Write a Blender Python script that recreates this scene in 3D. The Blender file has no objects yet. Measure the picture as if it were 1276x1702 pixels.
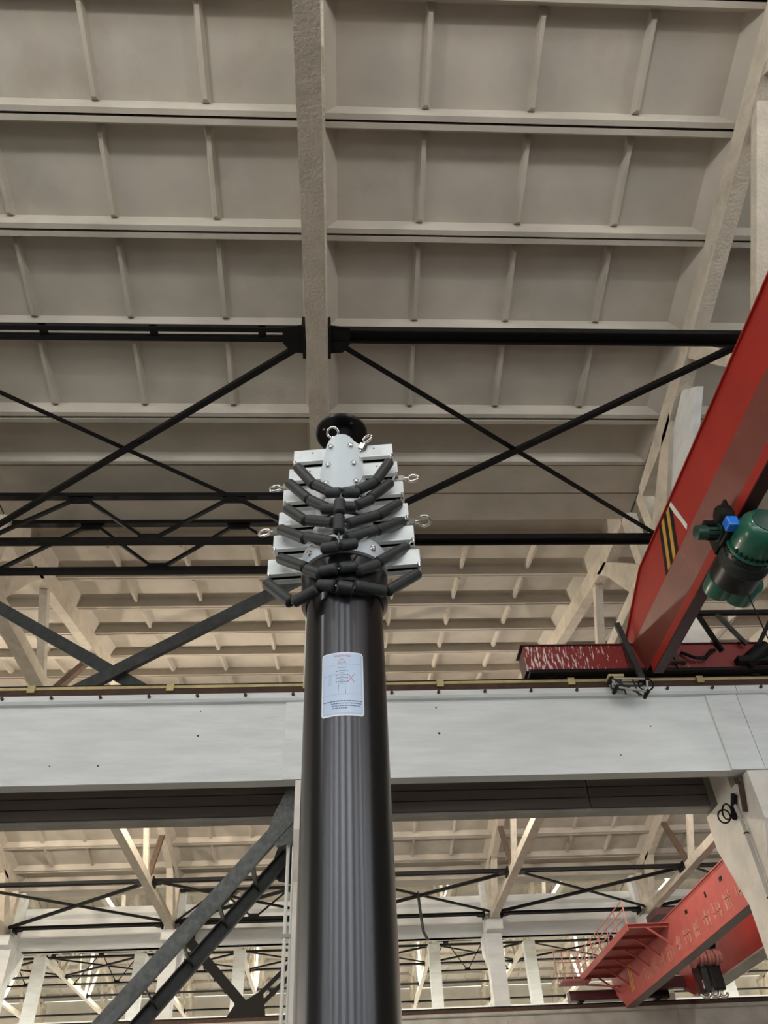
import bpy, bmesh, math, random
from mathutils import Vector, Matrix
random.seed(7)
SC = bpy.context.scene
COL = SC.collection
Z0 = 1.6                       # height of the camera above the floor; heights below are above the camera
pi = math.pi

# ------------------------------------------------------------------ camera
cam_d = bpy.data.cameras.new('camera'); cam = bpy.data.objects.new('camera', cam_d); COL.objects.link(cam)
def cam_matrix(pitch, yaw, roll):
    cp, sp, cw, sw = math.cos(pitch), math.sin(pitch), math.cos(yaw), math.sin(yaw)
    F = Vector((sw*cp, cw*cp, sp)); R = Vector((cw, -sw, 0)); U = R.cross(F)
    cr, sr = math.cos(roll), math.sin(roll)
    R2 = cr*R + sr*U; U2 = -sr*R + cr*U
    m = Matrix.Identity(4)
    for i in range(3):
        m[i][0] = R2[i]; m[i][1] = U2[i]; m[i][2] = -F[i]
    m[2][3] = Z0
    return m
cam.matrix_world = cam_matrix(math.radians(43.45), math.radians(4.365), math.radians(-3.179))
cam_d.sensor_fit = 'VERTICAL'; cam_d.sensor_height = 36.0; cam_d.lens = 36.0*1280/1702
cam_d.clip_start = 0.05; cam_d.clip_end = 400
SC.camera = cam
SC.view_settings.view_transform = 'Standard'; SC.view_settings.look = 'None'
SC.view_settings.gamma = 1; SC.view_settings.use_curve_mapping = False
SC.view_settings.exposure = 0.0

# ------------------------------------------------------------------ world and daylight through the windows
w = bpy.data.worlds.new('world'); SC.world = w; w.use_nodes = True
w.node_tree.nodes['Background'].inputs[0].default_value = (0.75, 0.82, 0.9, 1)
w.node_tree.nodes['Background'].inputs[1].default_value = 0.6
def area(name, loc, rot, sx, sy, power, col):
    d = bpy.data.lights.new(name, 'AREA'); d.shape = 'RECTANGLE'; d.size = sx; d.size_y = sy
    d.energy = power; d.color = col
    o = bpy.data.objects.new(name, d); COL.objects.link(o); o.location = (loc[0], loc[1], loc[2]+Z0); o.rotation_euler = rot
    return o
# area lights shine along local -Z: rot x=+90deg -> +Y, x=-90deg -> -Y
area('daylight_back_low', (2, -12.1, 1.6), (pi/2, 0, 0), 46, 4.0, 1800, (0.93, 0.97, 1.0))
area('daylight_back_high', (2, -12.1, 7.2), (pi/2, 0, 0), 46, 3.6, 5600, (0.95, 0.98, 1.0))
area('skylight_high_bay', (2, 42.75, 18.6), (0, 0, 0), 70, 2.8, 24000, (1.0, 0.95, 0.84))
area('skylight_last_bay', (4, 64.25, 18.6), (0, 0, 0), 90, 2.8, 52000, (1.0, 0.95, 0.82))
area('daylight_far_wall', (4, 76.2, 6.0), (-pi/2, 0, 0), 90, 11.0, 14000, (1.0, 0.93, 0.80))
area('daylight_end_wall', (-39.6, 20.0, 3.5), (pi/2, 0, -pi/2), 30, 6.0, 5000, (1.0, 0.90, 0.76))

PA = {-2: 330, -1: 300, 0: 215, 1: 215}                       # watts of the ridge lamps in the nearest bay
PB = {-3: 1350, -2: 1300, -1: 1000, 0: 620, 1: 480, 2: 480}      # watts of the ridge lamps in the second bay

# ------------------------------------------------------------------ materials
def mat(name, col, rough=0.8, metal=0.0, var=0.12, vscale=3.0, bump=0.0, bscale=20.0, stretch=(1, 1, 1),
        stain=None, stain_amt=0.0, stain_scale=1.5, rnd=0.0, spec=0.5, coat=0.0):
    m = bpy.data.materials.new(name); m.use_nodes = True
    nt = m.node_tree; N = nt.nodes; L = nt.links; b = N['Principled BSDF']
    b.inputs['Roughness'].default_value = rough; b.inputs['Metallic'].default_value = metal
    b.inputs['Specular IOR Level'].default_value = spec; b.inputs['Coat Weight'].default_value = coat
    tc = N.new('ShaderNodeTexCoord'); mp = N.new('ShaderNodeMapping'); mp.inputs['Scale'].default_value = stretch
    L.new(tc.outputs['Object'], mp.inputs['Vector'])
    oi = N.new('ShaderNodeObjectInfo')
    ad = N.new('ShaderNodeVectorMath'); ad.operation = 'MULTIPLY_ADD'
    ad.inputs[1].default_value = (37, 53, 19); L.new(oi.outputs['Random'], ad.inputs[0]); L.new(mp.outputs[0], ad.inputs[2])
    vec = ad.outputs[0]
    n1 = N.new('ShaderNodeTexNoise'); n1.inputs['Scale'].default_value = vscale; n1.inputs['Detail'].default_value = 5
    L.new(vec, n1.inputs['Vector'])
    mr = N.new('ShaderNodeMapRange'); mr.inputs[1].default_value = 0.3; mr.inputs[2].default_value = 0.7
    mr.inputs[3].default_value = 1-var; mr.inputs[4].default_value = 1+var
    L.new(n1.outputs[0], mr.inputs[0])
    mx = N.new('ShaderNodeVectorMath'); mx.operation = 'SCALE'; mx.inputs[0].default_value = col
    val = mr.outputs[0]
    if rnd:
        r2 = N.new('ShaderNodeMapRange'); r2.inputs[3].default_value = 1-rnd; r2.inputs[4].default_value = 1+rnd
        L.new(oi.outputs['Random'], r2.inputs[0])
        mm = N.new('ShaderNodeMath'); mm.operation = 'MULTIPLY'; L.new(val, mm.inputs[0]); L.new(r2.outputs[0], mm.inputs[1]); val = mm.outputs[0]
    L.new(val, mx.inputs['Scale'])
    out = mx.outputs[0]
    if stain:
        n2 = N.new('ShaderNodeTexNoise'); n2.inputs['Scale'].default_value = stain_scale; n2.inputs['Detail'].default_value = 7
        n2.inputs['Roughness'].default_value = 0.65; L.new(vec, n2.inputs['Vector'])
        m2 = N.new('ShaderNodeMapRange'); m2.inputs[1].default_value = 0.56; m2.inputs[2].default_value = 0.74
        m2.inputs[3].default_value = 0; m2.inputs[4].default_value = stain_amt; L.new(n2.outputs[0], m2.inputs[0])
        mi = N.new('ShaderNodeMix'); mi.data_type = 'RGBA'; L.new(m2.outputs[0], mi.inputs[0]); L.new(out, mi.inputs[6])
        mi.inputs[7].default_value = (*stain, 1); out = mi.outputs[2]
    L.new(out, b.inputs['Base Color'])
    if bump:
        n3 = N.new('ShaderNodeTexNoise'); n3.inputs['Scale'].default_value = bscale; n3.inputs['Detail'].default_value = 4
        L.new(vec, n3.inputs['Vector'])
        bp = N.new('ShaderNodeBump'); bp.inputs['Strength'].default_value = bump; bp.inputs['Distance'].default_value = 0.02
        L.new(n3.outputs[0], bp.inputs['Height']); L.new(bp.outputs[0], b.inputs['Normal'])
    m['bsdf'] = b.name
    return m
M = {}
M['roof'] = mat('cream_roof_paint', (0.48, 0.44, 0.375), 0.9, var=0.10, vscale=1.3, bump=0.12, bscale=9, stain=(0.30, 0.25, 0.19), stain_amt=0.35, stain_scale=0.9, rnd=0.05)
M['truss'] = mat('cream_truss_paint', (0.60, 0.54, 0.445), 0.9, var=0.10, vscale=4, bump=0.8, bscale=26, stain=(0.33, 0.25, 0.17), stain_amt=0.5, stain_scale=2.5)
M['white'] = mat('white_lime_wash', (0.72, 0.74, 0.73), 0.85, var=0.08, vscale=2.2, bump=0.75, bscale=6, stretch=(0.5, 1, 3.0), stain=(0.60, 0.60, 0.57), stain_amt=0.4, stain_scale=1.2)
M['column'] = mat('rough_column_plaster', (0.70, 0.66, 0.60), 0.9, var=0.10, vscale=3, bump=1.0, bscale=7, stain=(0.52, 0.44, 0.35), stain_amt=0.5, stain_scale=2.0)
M['greycon'] = mat('grey_concrete', (0.42, 0.40, 0.36), 0.9, var=0.15, vscale=2, bump=0.3, bscale=15)
M['board'] = mat('shaded_brown_board', (0.125, 0.104, 0.098), 0.85, var=0.18, vscale=2.0, bump=0.25, bscale=12, stretch=(0.25, 2, 4), rnd=0.05)  # shade on the far beam face is put into this dark colour
M['black'] = mat('black_steel_paint', (0.007, 0.0065, 0.006), 0.6, var=0.3, vscale=6, bump=0.1, bscale=30, spec=0.2)
M['dgrey'] = mat('dark_grey_steel_paint', (0.038, 0.041, 0.039), 0.6, var=0.25, vscale=9, bump=0.2, bscale=40, spec=0.3)
M['bgrey'] = mat('grey_mottled_steel_paint', (0.10, 0.105, 0.10), 0.6, var=0.35, vscale=16, bump=0.25, bscale=45)
M['rail'] = mat('rusty_brown_rail', (0.060, 0.032, 0.018), 0.8, var=0.3, vscale=6)
M['yellow'] = mat('faded_yellow_paint', (0.50, 0.40, 0.19), 0.7, var=0.2, vscale=3, stain=(0.25, 0.18, 0.08), stain_amt=0.6, stain_scale=4)
M['hazy'] = mat('hazard_yellow_paint', (0.55, 0.30, 0.04), 0.6, var=0.15)
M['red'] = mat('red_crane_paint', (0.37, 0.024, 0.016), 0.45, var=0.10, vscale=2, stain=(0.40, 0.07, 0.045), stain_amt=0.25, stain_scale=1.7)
M['redb'] = mat('brownish_shaded_red', (0.185, 0.040, 0.026), 0.5, var=0.12, vscale=2, stain=(0.30, 0.11, 0.08), stain_amt=0.5, stain_scale=2.2)  # browner copy of the red: shade on down-facing plates put into colour
M['redd'] = mat('maroon_and_shaded_red', (0.055, 0.008, 0.009), 0.5, var=0.2, vscale=3)  # dark red; on girder undersides the shade is put into the colour
M['redf'] = mat('faded_red_paint', (0.36, 0.070, 0.058), 0.6, var=0.12, vscale=2, stain=(0.36, 0.10, 0.07), stain_amt=0.5, stain_scale=1.1)
M['wornmark'] = mat('worn_pale_lettering', (0.42, 0.17, 0.12), 0.7, var=0.3, vscale=9)
M['green'] = mat('green_enamel', (0.010, 0.105, 0.065), 0.3, var=0.1, vscale=5, coat=0.4)
M['dgreen'] = mat('dark_green_enamel', (0.012, 0.050, 0.034), 0.4, var=0.15, vscale=5)
M['blue'] = mat('bright_blue_plastic', (0.02, 0.19, 0.75), 0.35, var=0.05)
M['mast'] = mat('black_anodised_tube', (0.088, 0.089, 0.096), 0.29, 1.0, var=0.10, vscale=3, stretch=(1, 1, 0.15))
M['mblack'] = mat('satin_black_metal', (0.010, 0.010, 0.011), 0.35, 0.3, var=0.15, vscale=8)
M['silver'] = mat('pale_zinc_plating', (0.90, 0.94, 0.94), 0.30, 0.2, var=0.10, vscale=12, stain=(0.68, 0.73, 0.73), stain_amt=0.4, stain_scale=18)
M['pale'] = mat('pale_blue_grey_paint', (0.62, 0.68, 0.72), 0.4, 0.05, var=0.04, vscale=6)
M['chrome'] = mat('bright_stainless_steel', (0.72, 0.72, 0.70), 0.16, 1.0, var=0.05)
M['sleeve'] = mat('charcoal_rubber', (0.024, 0.027, 0.029), 0.5, var=0.15, vscale=14, bump=0.08, bscale=80)
M['sticker'] = mat('pale_blue_label_film', (0.56, 0.68, 0.86), 0.22, var=0.02, coat=0.5)
M['stickw'] = mat('white_label_edge', (0.80, 0.83, 0.86), 0.3, var=0.02)
M['inkred'] = mat('red_ink', (0.55, 0.09, 0.12), 0.5, var=0.02)
M['ink'] = mat('dark_blue_ink', (0.09, 0.13, 0.22), 0.5, var=0.02)
M['inkg'] = mat('grey_blue_ink', (0.24, 0.33, 0.47), 0.5, var=0.02)
M['floor'] = mat('pale_workshop_floor', (0.16, 0.155, 0.145), 0.7, var=0.12, vscale=0.4)
M['wall'] = mat('cream_wall_plaster', (0.66, 0.62, 0.54), 0.9, var=0.08, vscale=0.8)
M['lampw'] = mat('white_lamp_enamel', (0.75, 0.75, 0.72), 0.4, var=0.03)
M['hookred'] = mat('pale_red_hook_paint', (0.50, 0.20, 0.17), 0.6, var=0.2, vscale=10)
def brushed(m):
    # turned tube: fine rings round the axis stretch the highlights along it
    nt = m.node_tree; b = nt.nodes['Principled BSDF']; tg = nt.nodes.new('ShaderNodeTangent'); tg.direction_type = 'RADIAL'; tg.axis = 'Z'
    nt.links.new(tg.outputs[0], b.inputs['Tangent']); b.inputs['Anisotropic'].default_value = 0.85; b.inputs['Anisotropic Rotation'].default_value = 0.25
brushed(M['mast'])
M['brown'] = mat('brown_shaded_strut', (0.13, 0.085, 0.060), 0.7, var=0.2, vscale=5)  # shading on some cream web members, put into the colour
def splash_mat():
    # dark red end carriage with spatters of white paint on one half
    m = mat('red_paint_with_white_spatter', (0.22, 0.020, 0.018), 0.5, var=0.15, vscale=2.5)
    nt = m.node_tree; N = nt.nodes; L = nt.links; b = N['Principled BSDF']
    src = b.inputs['Base Color'].links[0].from_socket
    tc = N.new('ShaderNodeTexCoord'); mp = N.new('ShaderNodeMapping'); mp.inputs['Scale'].default_value = (38, 38, 7.5)
    L.new(tc.outputs['Object'], mp.inputs[0])
    n = N.new('ShaderNodeTexNoise'); n.inputs['Scale'].default_value = 1.0; n.inputs['Detail'].default_value = 3; L.new(mp.outputs[0], n.inputs[0])
    sx = N.new('ShaderNodeSeparateXYZ'); L.new(tc.outputs['Object'], sx.inputs[0])
    g = N.new('ShaderNodeMapRange'); g.inputs[1].default_value = -1.75; g.inputs[2].default_value = 0.0; g.inputs[3].default_value = 0.36; g.inputs[4].default_value = 0.15
    L.new(sx.outputs[0], g.inputs[0])
    n2 = N.new('ShaderNodeTexNoise'); n2.inputs['Scale'].default_value = 2.4; L.new(tc.outputs['Object'], n2.inputs[0])
    a = N.new('ShaderNodeMath'); a.operation = 'MULTIPLY_ADD'; a.inputs[1].default_value = 0.25; L.new(n2.outputs[0], a.inputs[0]); L.new(n.outputs[0], a.inputs[2])
    a2 = N.new('ShaderNodeMath'); a2.operation = 'ADD'; L.new(a.outputs[0], a2.inputs[0]); L.new(g.outputs[0], a2.inputs[1])
    r = N.new('ShaderNodeMapRange'); r.inputs[1].default_value = 0.985; r.inputs[2].default_value = 1.03; L.new(a2.outputs[0], r.inputs[0])
    mi = N.new('ShaderNodeMix'); mi.data_type = 'RGBA'; L.new(r.outputs[0], mi.inputs[0]); L.new(src, mi.inputs[6]); mi.inputs[7].default_value = (0.72, 0.62, 0.58, 1)
    L.new(mi.outputs[2], b.inputs['Base Color'])
    return m
M['splash'] = splash_mat()

# ------------------------------------------------------------------ mesh builder
class MB:
    def __init__(s): s.v = []; s.f = []
    def add(s, vs, fs):
        n = len(s.v); s.v += [tuple(v) for v in vs]; s.f += [tuple(i+n for i in f) for f in fs]; return s
    def box(s, x0, x1, y0, y1, z0, z1):
        return s.add([(x0,y0,z0),(x1,y0,z0),(x1,y1,z0),(x0,y1,z0),(x0,y0,z1),(x1,y0,z1),(x1,y1,z1),(x0,y1,z1)],
                     [(3,2,1,0),(4,5,6,7),(0,1,5,4),(1,2,6,5),(2,3,7,6),(3,0,4,7)])
    def bar(s, p, q, a, b, up=(0,0,1)):
        # rectangular bar p->q; a = size along the side axis, b = size along the up axis
        p = Vector(p); q = Vector(q); d = (q-p).normalized(); u = Vector(up)
        if abs(d.dot(u)) > 0.98: u = Vector((0,1,0))
        r = d.cross(u).normalized(); u = r.cross(d).normalized()
        vs = []
        for c in (p, q):
            for i, j in ((-1,-1),(1,-1),(1,1),(-1,1)): vs.append(c + r*(a/2*i) + u*(b/2*j))
        return s.add(vs, [(0,1,2,3),(7,6,5,4),(0,4,5,1),(1,5,6,2),(2,6,7,3),(3,7,4,0)])
    def angle(s, p, q, w_, t, up=(0,0,1)):
        # steel angle: two flanges of width w_ and thickness t
        p = Vector(p); q = Vector(q); d = (q-p).normalized(); u = Vector(up); r = d.cross(u).normalized(); u = r.cross(d).normalized()
        s.bar(p+u*(w_/2), q+u*(w_/2), t, w_, up); s.bar(p+r*(w_/2), q+r*(w_/2), w_, t, up); return s
    def cyl(s, p, q, r0, r1=None, n=12, cap=True):
        r1 = r0 if r1 is None else r1
        p = Vector(p); q = Vector(q); d = (q-p).normalized()
        u = Vector((0,0,1)) if abs(d.z) < 0.9 else Vector((0,1,0))
        a = d.cross(u).normalized(); b = d.cross(a)
        vs = [p + (a*math.cos(2*pi*i/n)+b*math.sin(2*pi*i/n))*r0 for i in range(n)] + [q + (a*math.cos(2*pi*i/n)+b*math.sin(2*pi*i/n))*r1 for i in range(n)]
        fs = [(i,(i+1)%n,n+(i+1)%n,n+i) for i in range(n)]
        if cap: fs += [tuple(range(n-1,-1,-1)), tuple(range(n,2*n))]
        return s.add(vs, fs)
    def lathe(s, c, axis, prof, n=24):
        # prof: list of (distance along axis, radius)
        c = Vector(c); d = Vector(axis).normalized(); u = Vector((0,0,1)) if abs(d.z) < 0.9 else Vector((0,1,0))
        a = d.cross(u).normalized(); b = d.cross(a); vs = []; fs = []; k = len(prof)
        for t, r in prof:
            for i in range(n): vs.append(c + d*t + (a*math.cos(2*pi*i/n)+b*math.sin(2*pi*i/n))*max(r, 1e-4))
        for j in range(k-1):
            for i in range(n): fs.append((j*n+i, j*n+(i+1)%n, (j+1)*n+(i+1)%n, (j+1)*n+i))
        fs += [tuple(range(n-1,-1,-1)), tuple(range((k-1)*n, k*n))]
        return s.add(vs, fs)
    def torus(s, c, nrm, R, r, n=20, m=8, a0=0, a1=2*pi):
        c = Vector(c); d = Vector(nrm).normalized(); u = Vector((0,0,1)) if abs(d.z) < 0.9 else Vector((0,1,0))
        a = d.cross(u).normalized(); b = d.cross(a); vs = []; fs = []
        full = abs(a1-a0-2*pi) < 1e-6; k = n if full else n+1
        for i in range(k):
            t = a0+(a1-a0)*i/n; e = a*math.cos(t)+b*math.sin(t)
            for j in range(m):
                f = 2*pi*j/m; vs.append(c + e*(R+r*math.cos(f)) + d*(r*math.sin(f)))
        for i in range(n):
            for j in range(m): fs.append((i*m+j, ((i+1)%k)*m+j, ((i+1)%k)*m+(j+1)%m, i*m+(j+1)%m))
        return s.add(vs, fs)
    def tube(s, pts, r, n=8):
        for p, q in zip(pts[:-1], pts[1:]): s.cyl(p, q, r, n=n)
        return s
    def prism(s, poly, axis, a, b):
        # polygon of (u,v) extruded along an axis: 'x' -> (y,z), 'y' -> (x,z), 'z' -> (x,y)
        f = {'x': lambda u,v,t:(t,u,v), 'y': lambda u,v,t:(u,t,v), 'z': lambda u,v,t:(u,v,t)}[axis]
        n = len(poly); vs = [f(u,v,a) for u,v in poly] + [f(u,v,b) for u,v in poly]
        return s.add(vs, [tuple(range(n-1,-1,-1)), tuple(range(n,2*n))] + [(i,(i+1)%n,n+(i+1)%n,n+i) for i in range(n)])
    def mesh(s, name, loc=(0,0,0), zoff=Z0):
        me = bpy.data.meshes.new(name)
        me.from_pydata([(x-loc[0], y-loc[1], z-loc[2]) for x,y,z in s.v], [], s.f)
        bm = bmesh.new(); bm.from_mesh(me); bmesh.ops.recalc_face_normals(bm, faces=bm.faces); bm.to_mesh(me); bm.free()
        return me
    def build(s, name, m, parent=None, smooth=0, bevel=0.0, loc=None):
        l = tuple(parent['org']) if parent is not None else (loc or (0,0,0))
        me = s.mesh(name, l)
        me.materials.append(M[m])
        if smooth:
            for p in me.polygons: p.use_smooth = True
            me.set_sharp_from_angle(angle=math.radians(smooth))
        o = bpy.data.objects.new(name, me); COL.objects.link(o)
        if parent is not None: o.parent = parent
        else: o.location = (l[0], l[1], l[2]+Z0)
        o['org'] = l
        if bevel:
            bv = o.modifiers.new('bevel', 'BEVEL'); bv.width = bevel; bv.segments = 2; bv.limit_method = 'ANGLE'
        return o
def tag(o, label=None, cat=None, group=None, kind=None):
    if label: o['label'] = label
    if cat: o['category'] = cat
    if group: o['group'] = group
    if kind: o['kind'] = kind
    return o
def thing(name, loc, label=None, cat=None, group=None, kind=None):
    o = bpy.data.objects.new(name, None); COL.objects.link(o); o.empty_display_size = 0.2
    o.location = (loc[0], loc[1], loc[2]+Z0); o['org'] = tuple(loc)
    return tag(o, label, cat, group, kind)
def copy_tree(o, parent=None):
    c = o.copy(); COL.objects.link(c); c.parent = parent
    for ch in list(o.children): copy_tree(ch, c)
    return c

# ------------------------------------------------------------------ layout constants
XC = -0.324                              # centre truss line; bays are 6 m
TX = lambda i: XC + 6*i
SPAN = 21.5
VAL = [-11.0, 10.5, 32.0, 53.5, 75.0]    # column lines
FL = -Z0                                 # floor
HC = 8.66                                # underside of the bottom chords in the two low bays
DH = 4.75                                # the two farther bays are this much taller

# ------------------------------------------------------------------ floor and walls
tag(MB().box(-40, 46, -12, 76, FL-0.3, FL).build('floor', 'floor'), kind='structure')
def window_wall(name, x0, x1, y0, y1, bands, top, pitch, wfrac, alongx=True):
    # wall with rows of windows (each window: frame with mullions); the daylight stands outside
    root = thing(name, (0,0,0), kind='structure')
    b = MB(); edges = [FL]
    rows = []
    z = FL
    for (a, c) in bands:
        rows.append((z, a)); z = c
    rows.append((z, top))
    for a, c in rows:
        (b.box(x0, x1, y0, y1, a, c))
    n = int((x1-x0 if alongx else y1-y0)/pitch)
    for a, c in bands:
        for i in range(n+1):
            t = (x0 if alongx else y0) + i*pitch; h = pitch*(1-wfrac)/2
            if alongx: b.box(max(x0, t-h), min(x1, t+h), y0, y1, a, c)
            else: b.box(x0, x1, max(y0, t-h), min(y1, t+h), a, c)
    b.build('wall_plaster', 'wall', root)
    for a, c in bands:
        for i in range(n):
            t0 = (x0 if alongx else y0) + i*pitch + pitch*(1-wfrac)/2; t1 = t0 + pitch*wfrac
            f = MB()
            for k in range(5):
                t = t0 + (t1-t0)*k/4
                if alongx: f.box(t-0.03, t+0.03, y0+0.1, y0+0.16, a, c)
                else: f.box(x0+0.1, x0+0.16, t-0.03, t+0.03, a, c)
            for k in range(4):
                z = a + (c-a)*k/3
                if alongx: f.box(t0, t1, y0+0.1, y0+0.16, z-0.03, z+0.03)
                else: f.box(x0+0.1, x0+0.16, t0, t1, z-0.03, z+0.03)
            f.build('window_frame', 'dgreen', root)
    return root
window_wall('wall_back', -40, 46, -11.7, -11.4, [(-0.3, 3.6), (5.5, 9.0)], 12.5, 4.0, 0.55)
window_wall('wall_front', -40, 46, 75.4, 75.7, [(0.6, 11.5)], 18.0, 6.0, 0.85)
window_wall('wall_left', -39.3, -39.0, -11.4, 75.4, [(0.5, 6.5)], 18.0, 6.0, 0.8, alongx=False)
tag(MB().box(45.7, 46, -11.4, 75.4, FL, 18).build('wall_right', 'wall'), kind='structure')
tag(MB().box(-39, 45.7, 32.0, 32.15, 10.5, 15.2).build('wall_clerestory', 'wall'), kind='structure')

# ------------------------------------------------------------------ roof: ribbed concrete panels
PW = 1.49; PL = 5.96
def panel_mesh(name, width, ribs, depth=0.18, flat=False):
    # underside of a ribbed roof slab; origin at the near left corner of the rib bottoms, hanging from z=depth
    b = MB(); L_ = PL; W_ = width
    e = 0.075; eo = 0.085                    # width of the bottom of the long ribs and end ribs
    si, so = 0.055, 0.17                     # slope run of the long rib faces and of the end faces
    d = depth
    o0 = [(0,0,0),(L_,0,0),(L_,W_,0),(0,W_,0)]
    i0 = [(eo,e,0),(L_-eo,e,0),(L_-eo,W_-e,0),(eo,W_-e,0)]
    i1 = [(eo+so,e+si,d),(L_-eo-so,e+si,d),(L_-eo-so,W_-e-si,d),(eo+so,W_-e-si,d)]
    t = [(0,0,d+0.03),(L_,0,d+0.03),(L_,W_,d+0.03),(0,W_,d+0.03)]
    vs = o0+i0+i1+t; fs = []
    for k in range(4):
        j = (k+1)%4
        fs += [(k,j,4+j,4+k), (4+k,4+j,8+j,8+k), (k,12+k,12+j,j)]
    fs += [(8,9,10,11), (12,15,14,13)]
    b.add(vs, fs)
    if ribs:
        for k in (1,2,3):
            c = L_*k/4; h = 0.115
            y0, y1 = e+0.01, W_-e-0.01
            # cross rib: narrow bottom edge, wide root, running out at both ends
            vs = [(c-0.028,y0+0.16,d-h),(c+0.028,y0+0.16,d-h),(c+0.028,y1-0.10,d-h),(c-0.028,y1-0.10,d-h),
                  (c-0.068,y0,d+0.01),(c+0.068,y0,d+0.01),(c+0.068,y1,d+0.01),(c-0.068,y1,d+0.01)]
            b.add(vs, [(3,2,1,0),(0,1,5,4),(1,2,6,5),(2,3,7,6),(3,0,4,7),(4,5,6,7)])
    me = b.mesh(name); me.materials.append(M['roof']); return me
P_RIB = panel_mesh('roof_panel', PW+0.005, True)
P_DEEP = panel_mesh('roof_panel', PW+0.005, True, 0.235)
P_EDGE = panel_mesh('edge_panel', 0.98, False, 0.2)
def flat_mesh(name, width):
    b = MB(); b.box(0, PL, 0, width, 0.0, 0.12); me = b.mesh(name); me.materials.append(M['roof']); return me
P_GUT = flat_mesh('gutter_slab', 0.70)
def place(me, name, root, x, y, h, slope):
    o = bpy.data.objects.new(name, me); COL.objects.link(o); o.parent = root
    o.location = (x, y, h); o.rotation_euler = (math.atan(slope), random.uniform(-0.0012, 0.0012), random.uniform(-0.0012, 0.0012)); o.location.y += random.uniform(-0.004, 0.004)
    return o
def deck(root, y0, h0, y1, h1, name='roof_deck'):
    MB().add([(-39.5,y0,h0),(46,y0,h0),(46,y1,h1),(-39.5,y1,h1),(-39.5,y0,h0+0.15),(46,y0,h0+0.15),(46,y1,h1+0.15),(-39.5,y1,h1+0.15)],
             [(0,1,2,3),(7,6,5,4),(0,4,5,1),(1,5,6,2),(2,6,7,3),(3,7,4,0)]).build(name, 'greycon', root)
STEP = 1.4995
def h_near(y): return 12.042-0.208*y            # underside of the near slope
def h_far(y): return 8.086+0.203*y              # rising slope beyond the valley
# --- nearest bay, slope falling to the valley
ceil = thing('ceiling', (0,0,0), kind='structure')
for k in range(-2, 4):
    y = 2.496+1.498*k
    for i in range(-2, 2):
        place(P_DEEP, 'roof_panel', ceil, TX(i)+0.02, y+0.006, h_near(y), -0.208)
for i in range(-2, 2):
    place(P_EDGE, 'edge_panel', ceil, TX(i)+0.02, 8.505, 10.27, -0.085)
    place(P_GUT, 'gutter_slab', ceil, TX(i)+0.02, 9.52, 10.20, 0)
    place(P_GUT, 'gutter_slab', ceil, TX(i)+0.02, 10.245, 10.20, 0)
deck(ceil, -0.25, h_near(-0.25)+0.30, 10.5, h_near(10.5)+0.5)
deck(ceil, -11.6, h_near(10.5)+0.2, -0.25, h_near(-0.25)+0.30)
# --- second bay
ceil2 = thing('ceiling', (0,0,0), kind='structure')
for i in range(-3, 3):
    place(P_EDGE, 'edge_panel', ceil2, TX(i)+0.02, 10.975, 10.27, 0.203)
    for k in range(6):
        y = 12.009+STEP*k
        place(P_RIB, 'roof_panel', ceil2, TX(i)+0.02, y, h_far(y), 0.203)
        y2 = 42.5-(12.009+STEP*(k+1))
        place(P_RIB, 'roof_panel', ceil2, TX(i)+0.02, y2, h_far(42.5-y2), -0.203)
    place(P_EDGE, 'edge_panel', ceil2, TX(i)+0.02, 42.5-11.97, h_far(11.97), -0.09)
    place(P_GUT, 'gutter_slab', ceil2, TX(i)+0.02, 42.5-10.94, 10.20, 0)
deck(ceil2, 10.5, h_far(10.5)+0.30, 21.25, h_far(21.25)+0.30)
deck(ceil2, 21.25, h_far(21.25)+0.30, 32.1, h_far(10.4)+0.30)
# --- the two tall bays behind: their far slopes show
def tall_bay(y0, bays, rows):
    c = thing('ceiling', (0,0,0), kind='structure')
    for i in range(*bays):
        for k in range(rows):
            y2 = y0+SPAN-(1.5+STEP*(k+1))
            place(P_RIB, 'roof_panel', c, TX(i)+0.02, y2, 10.5+DH+0.203*(1.5+STEP*k)-0.05+0.305*0+0.203*STEP*0+0.203*STEP, -0.203)
    deck(c, y0, 10.25+DH+0.25, y0+SPAN/2-1.5, 10.25+DH+0.203*(SPAN/2-1.5)+0.25)
    deck(c, y0+SPAN/2+1.5, 10.25+DH+0.203*(SPAN/2-1.5)+0.55, y0+SPAN, 10.25+DH+0.55)
    return c
tall_bay(32.0, (-4, 5), 5)
tall_bay(53.5, (-6, 6), 6)

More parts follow.
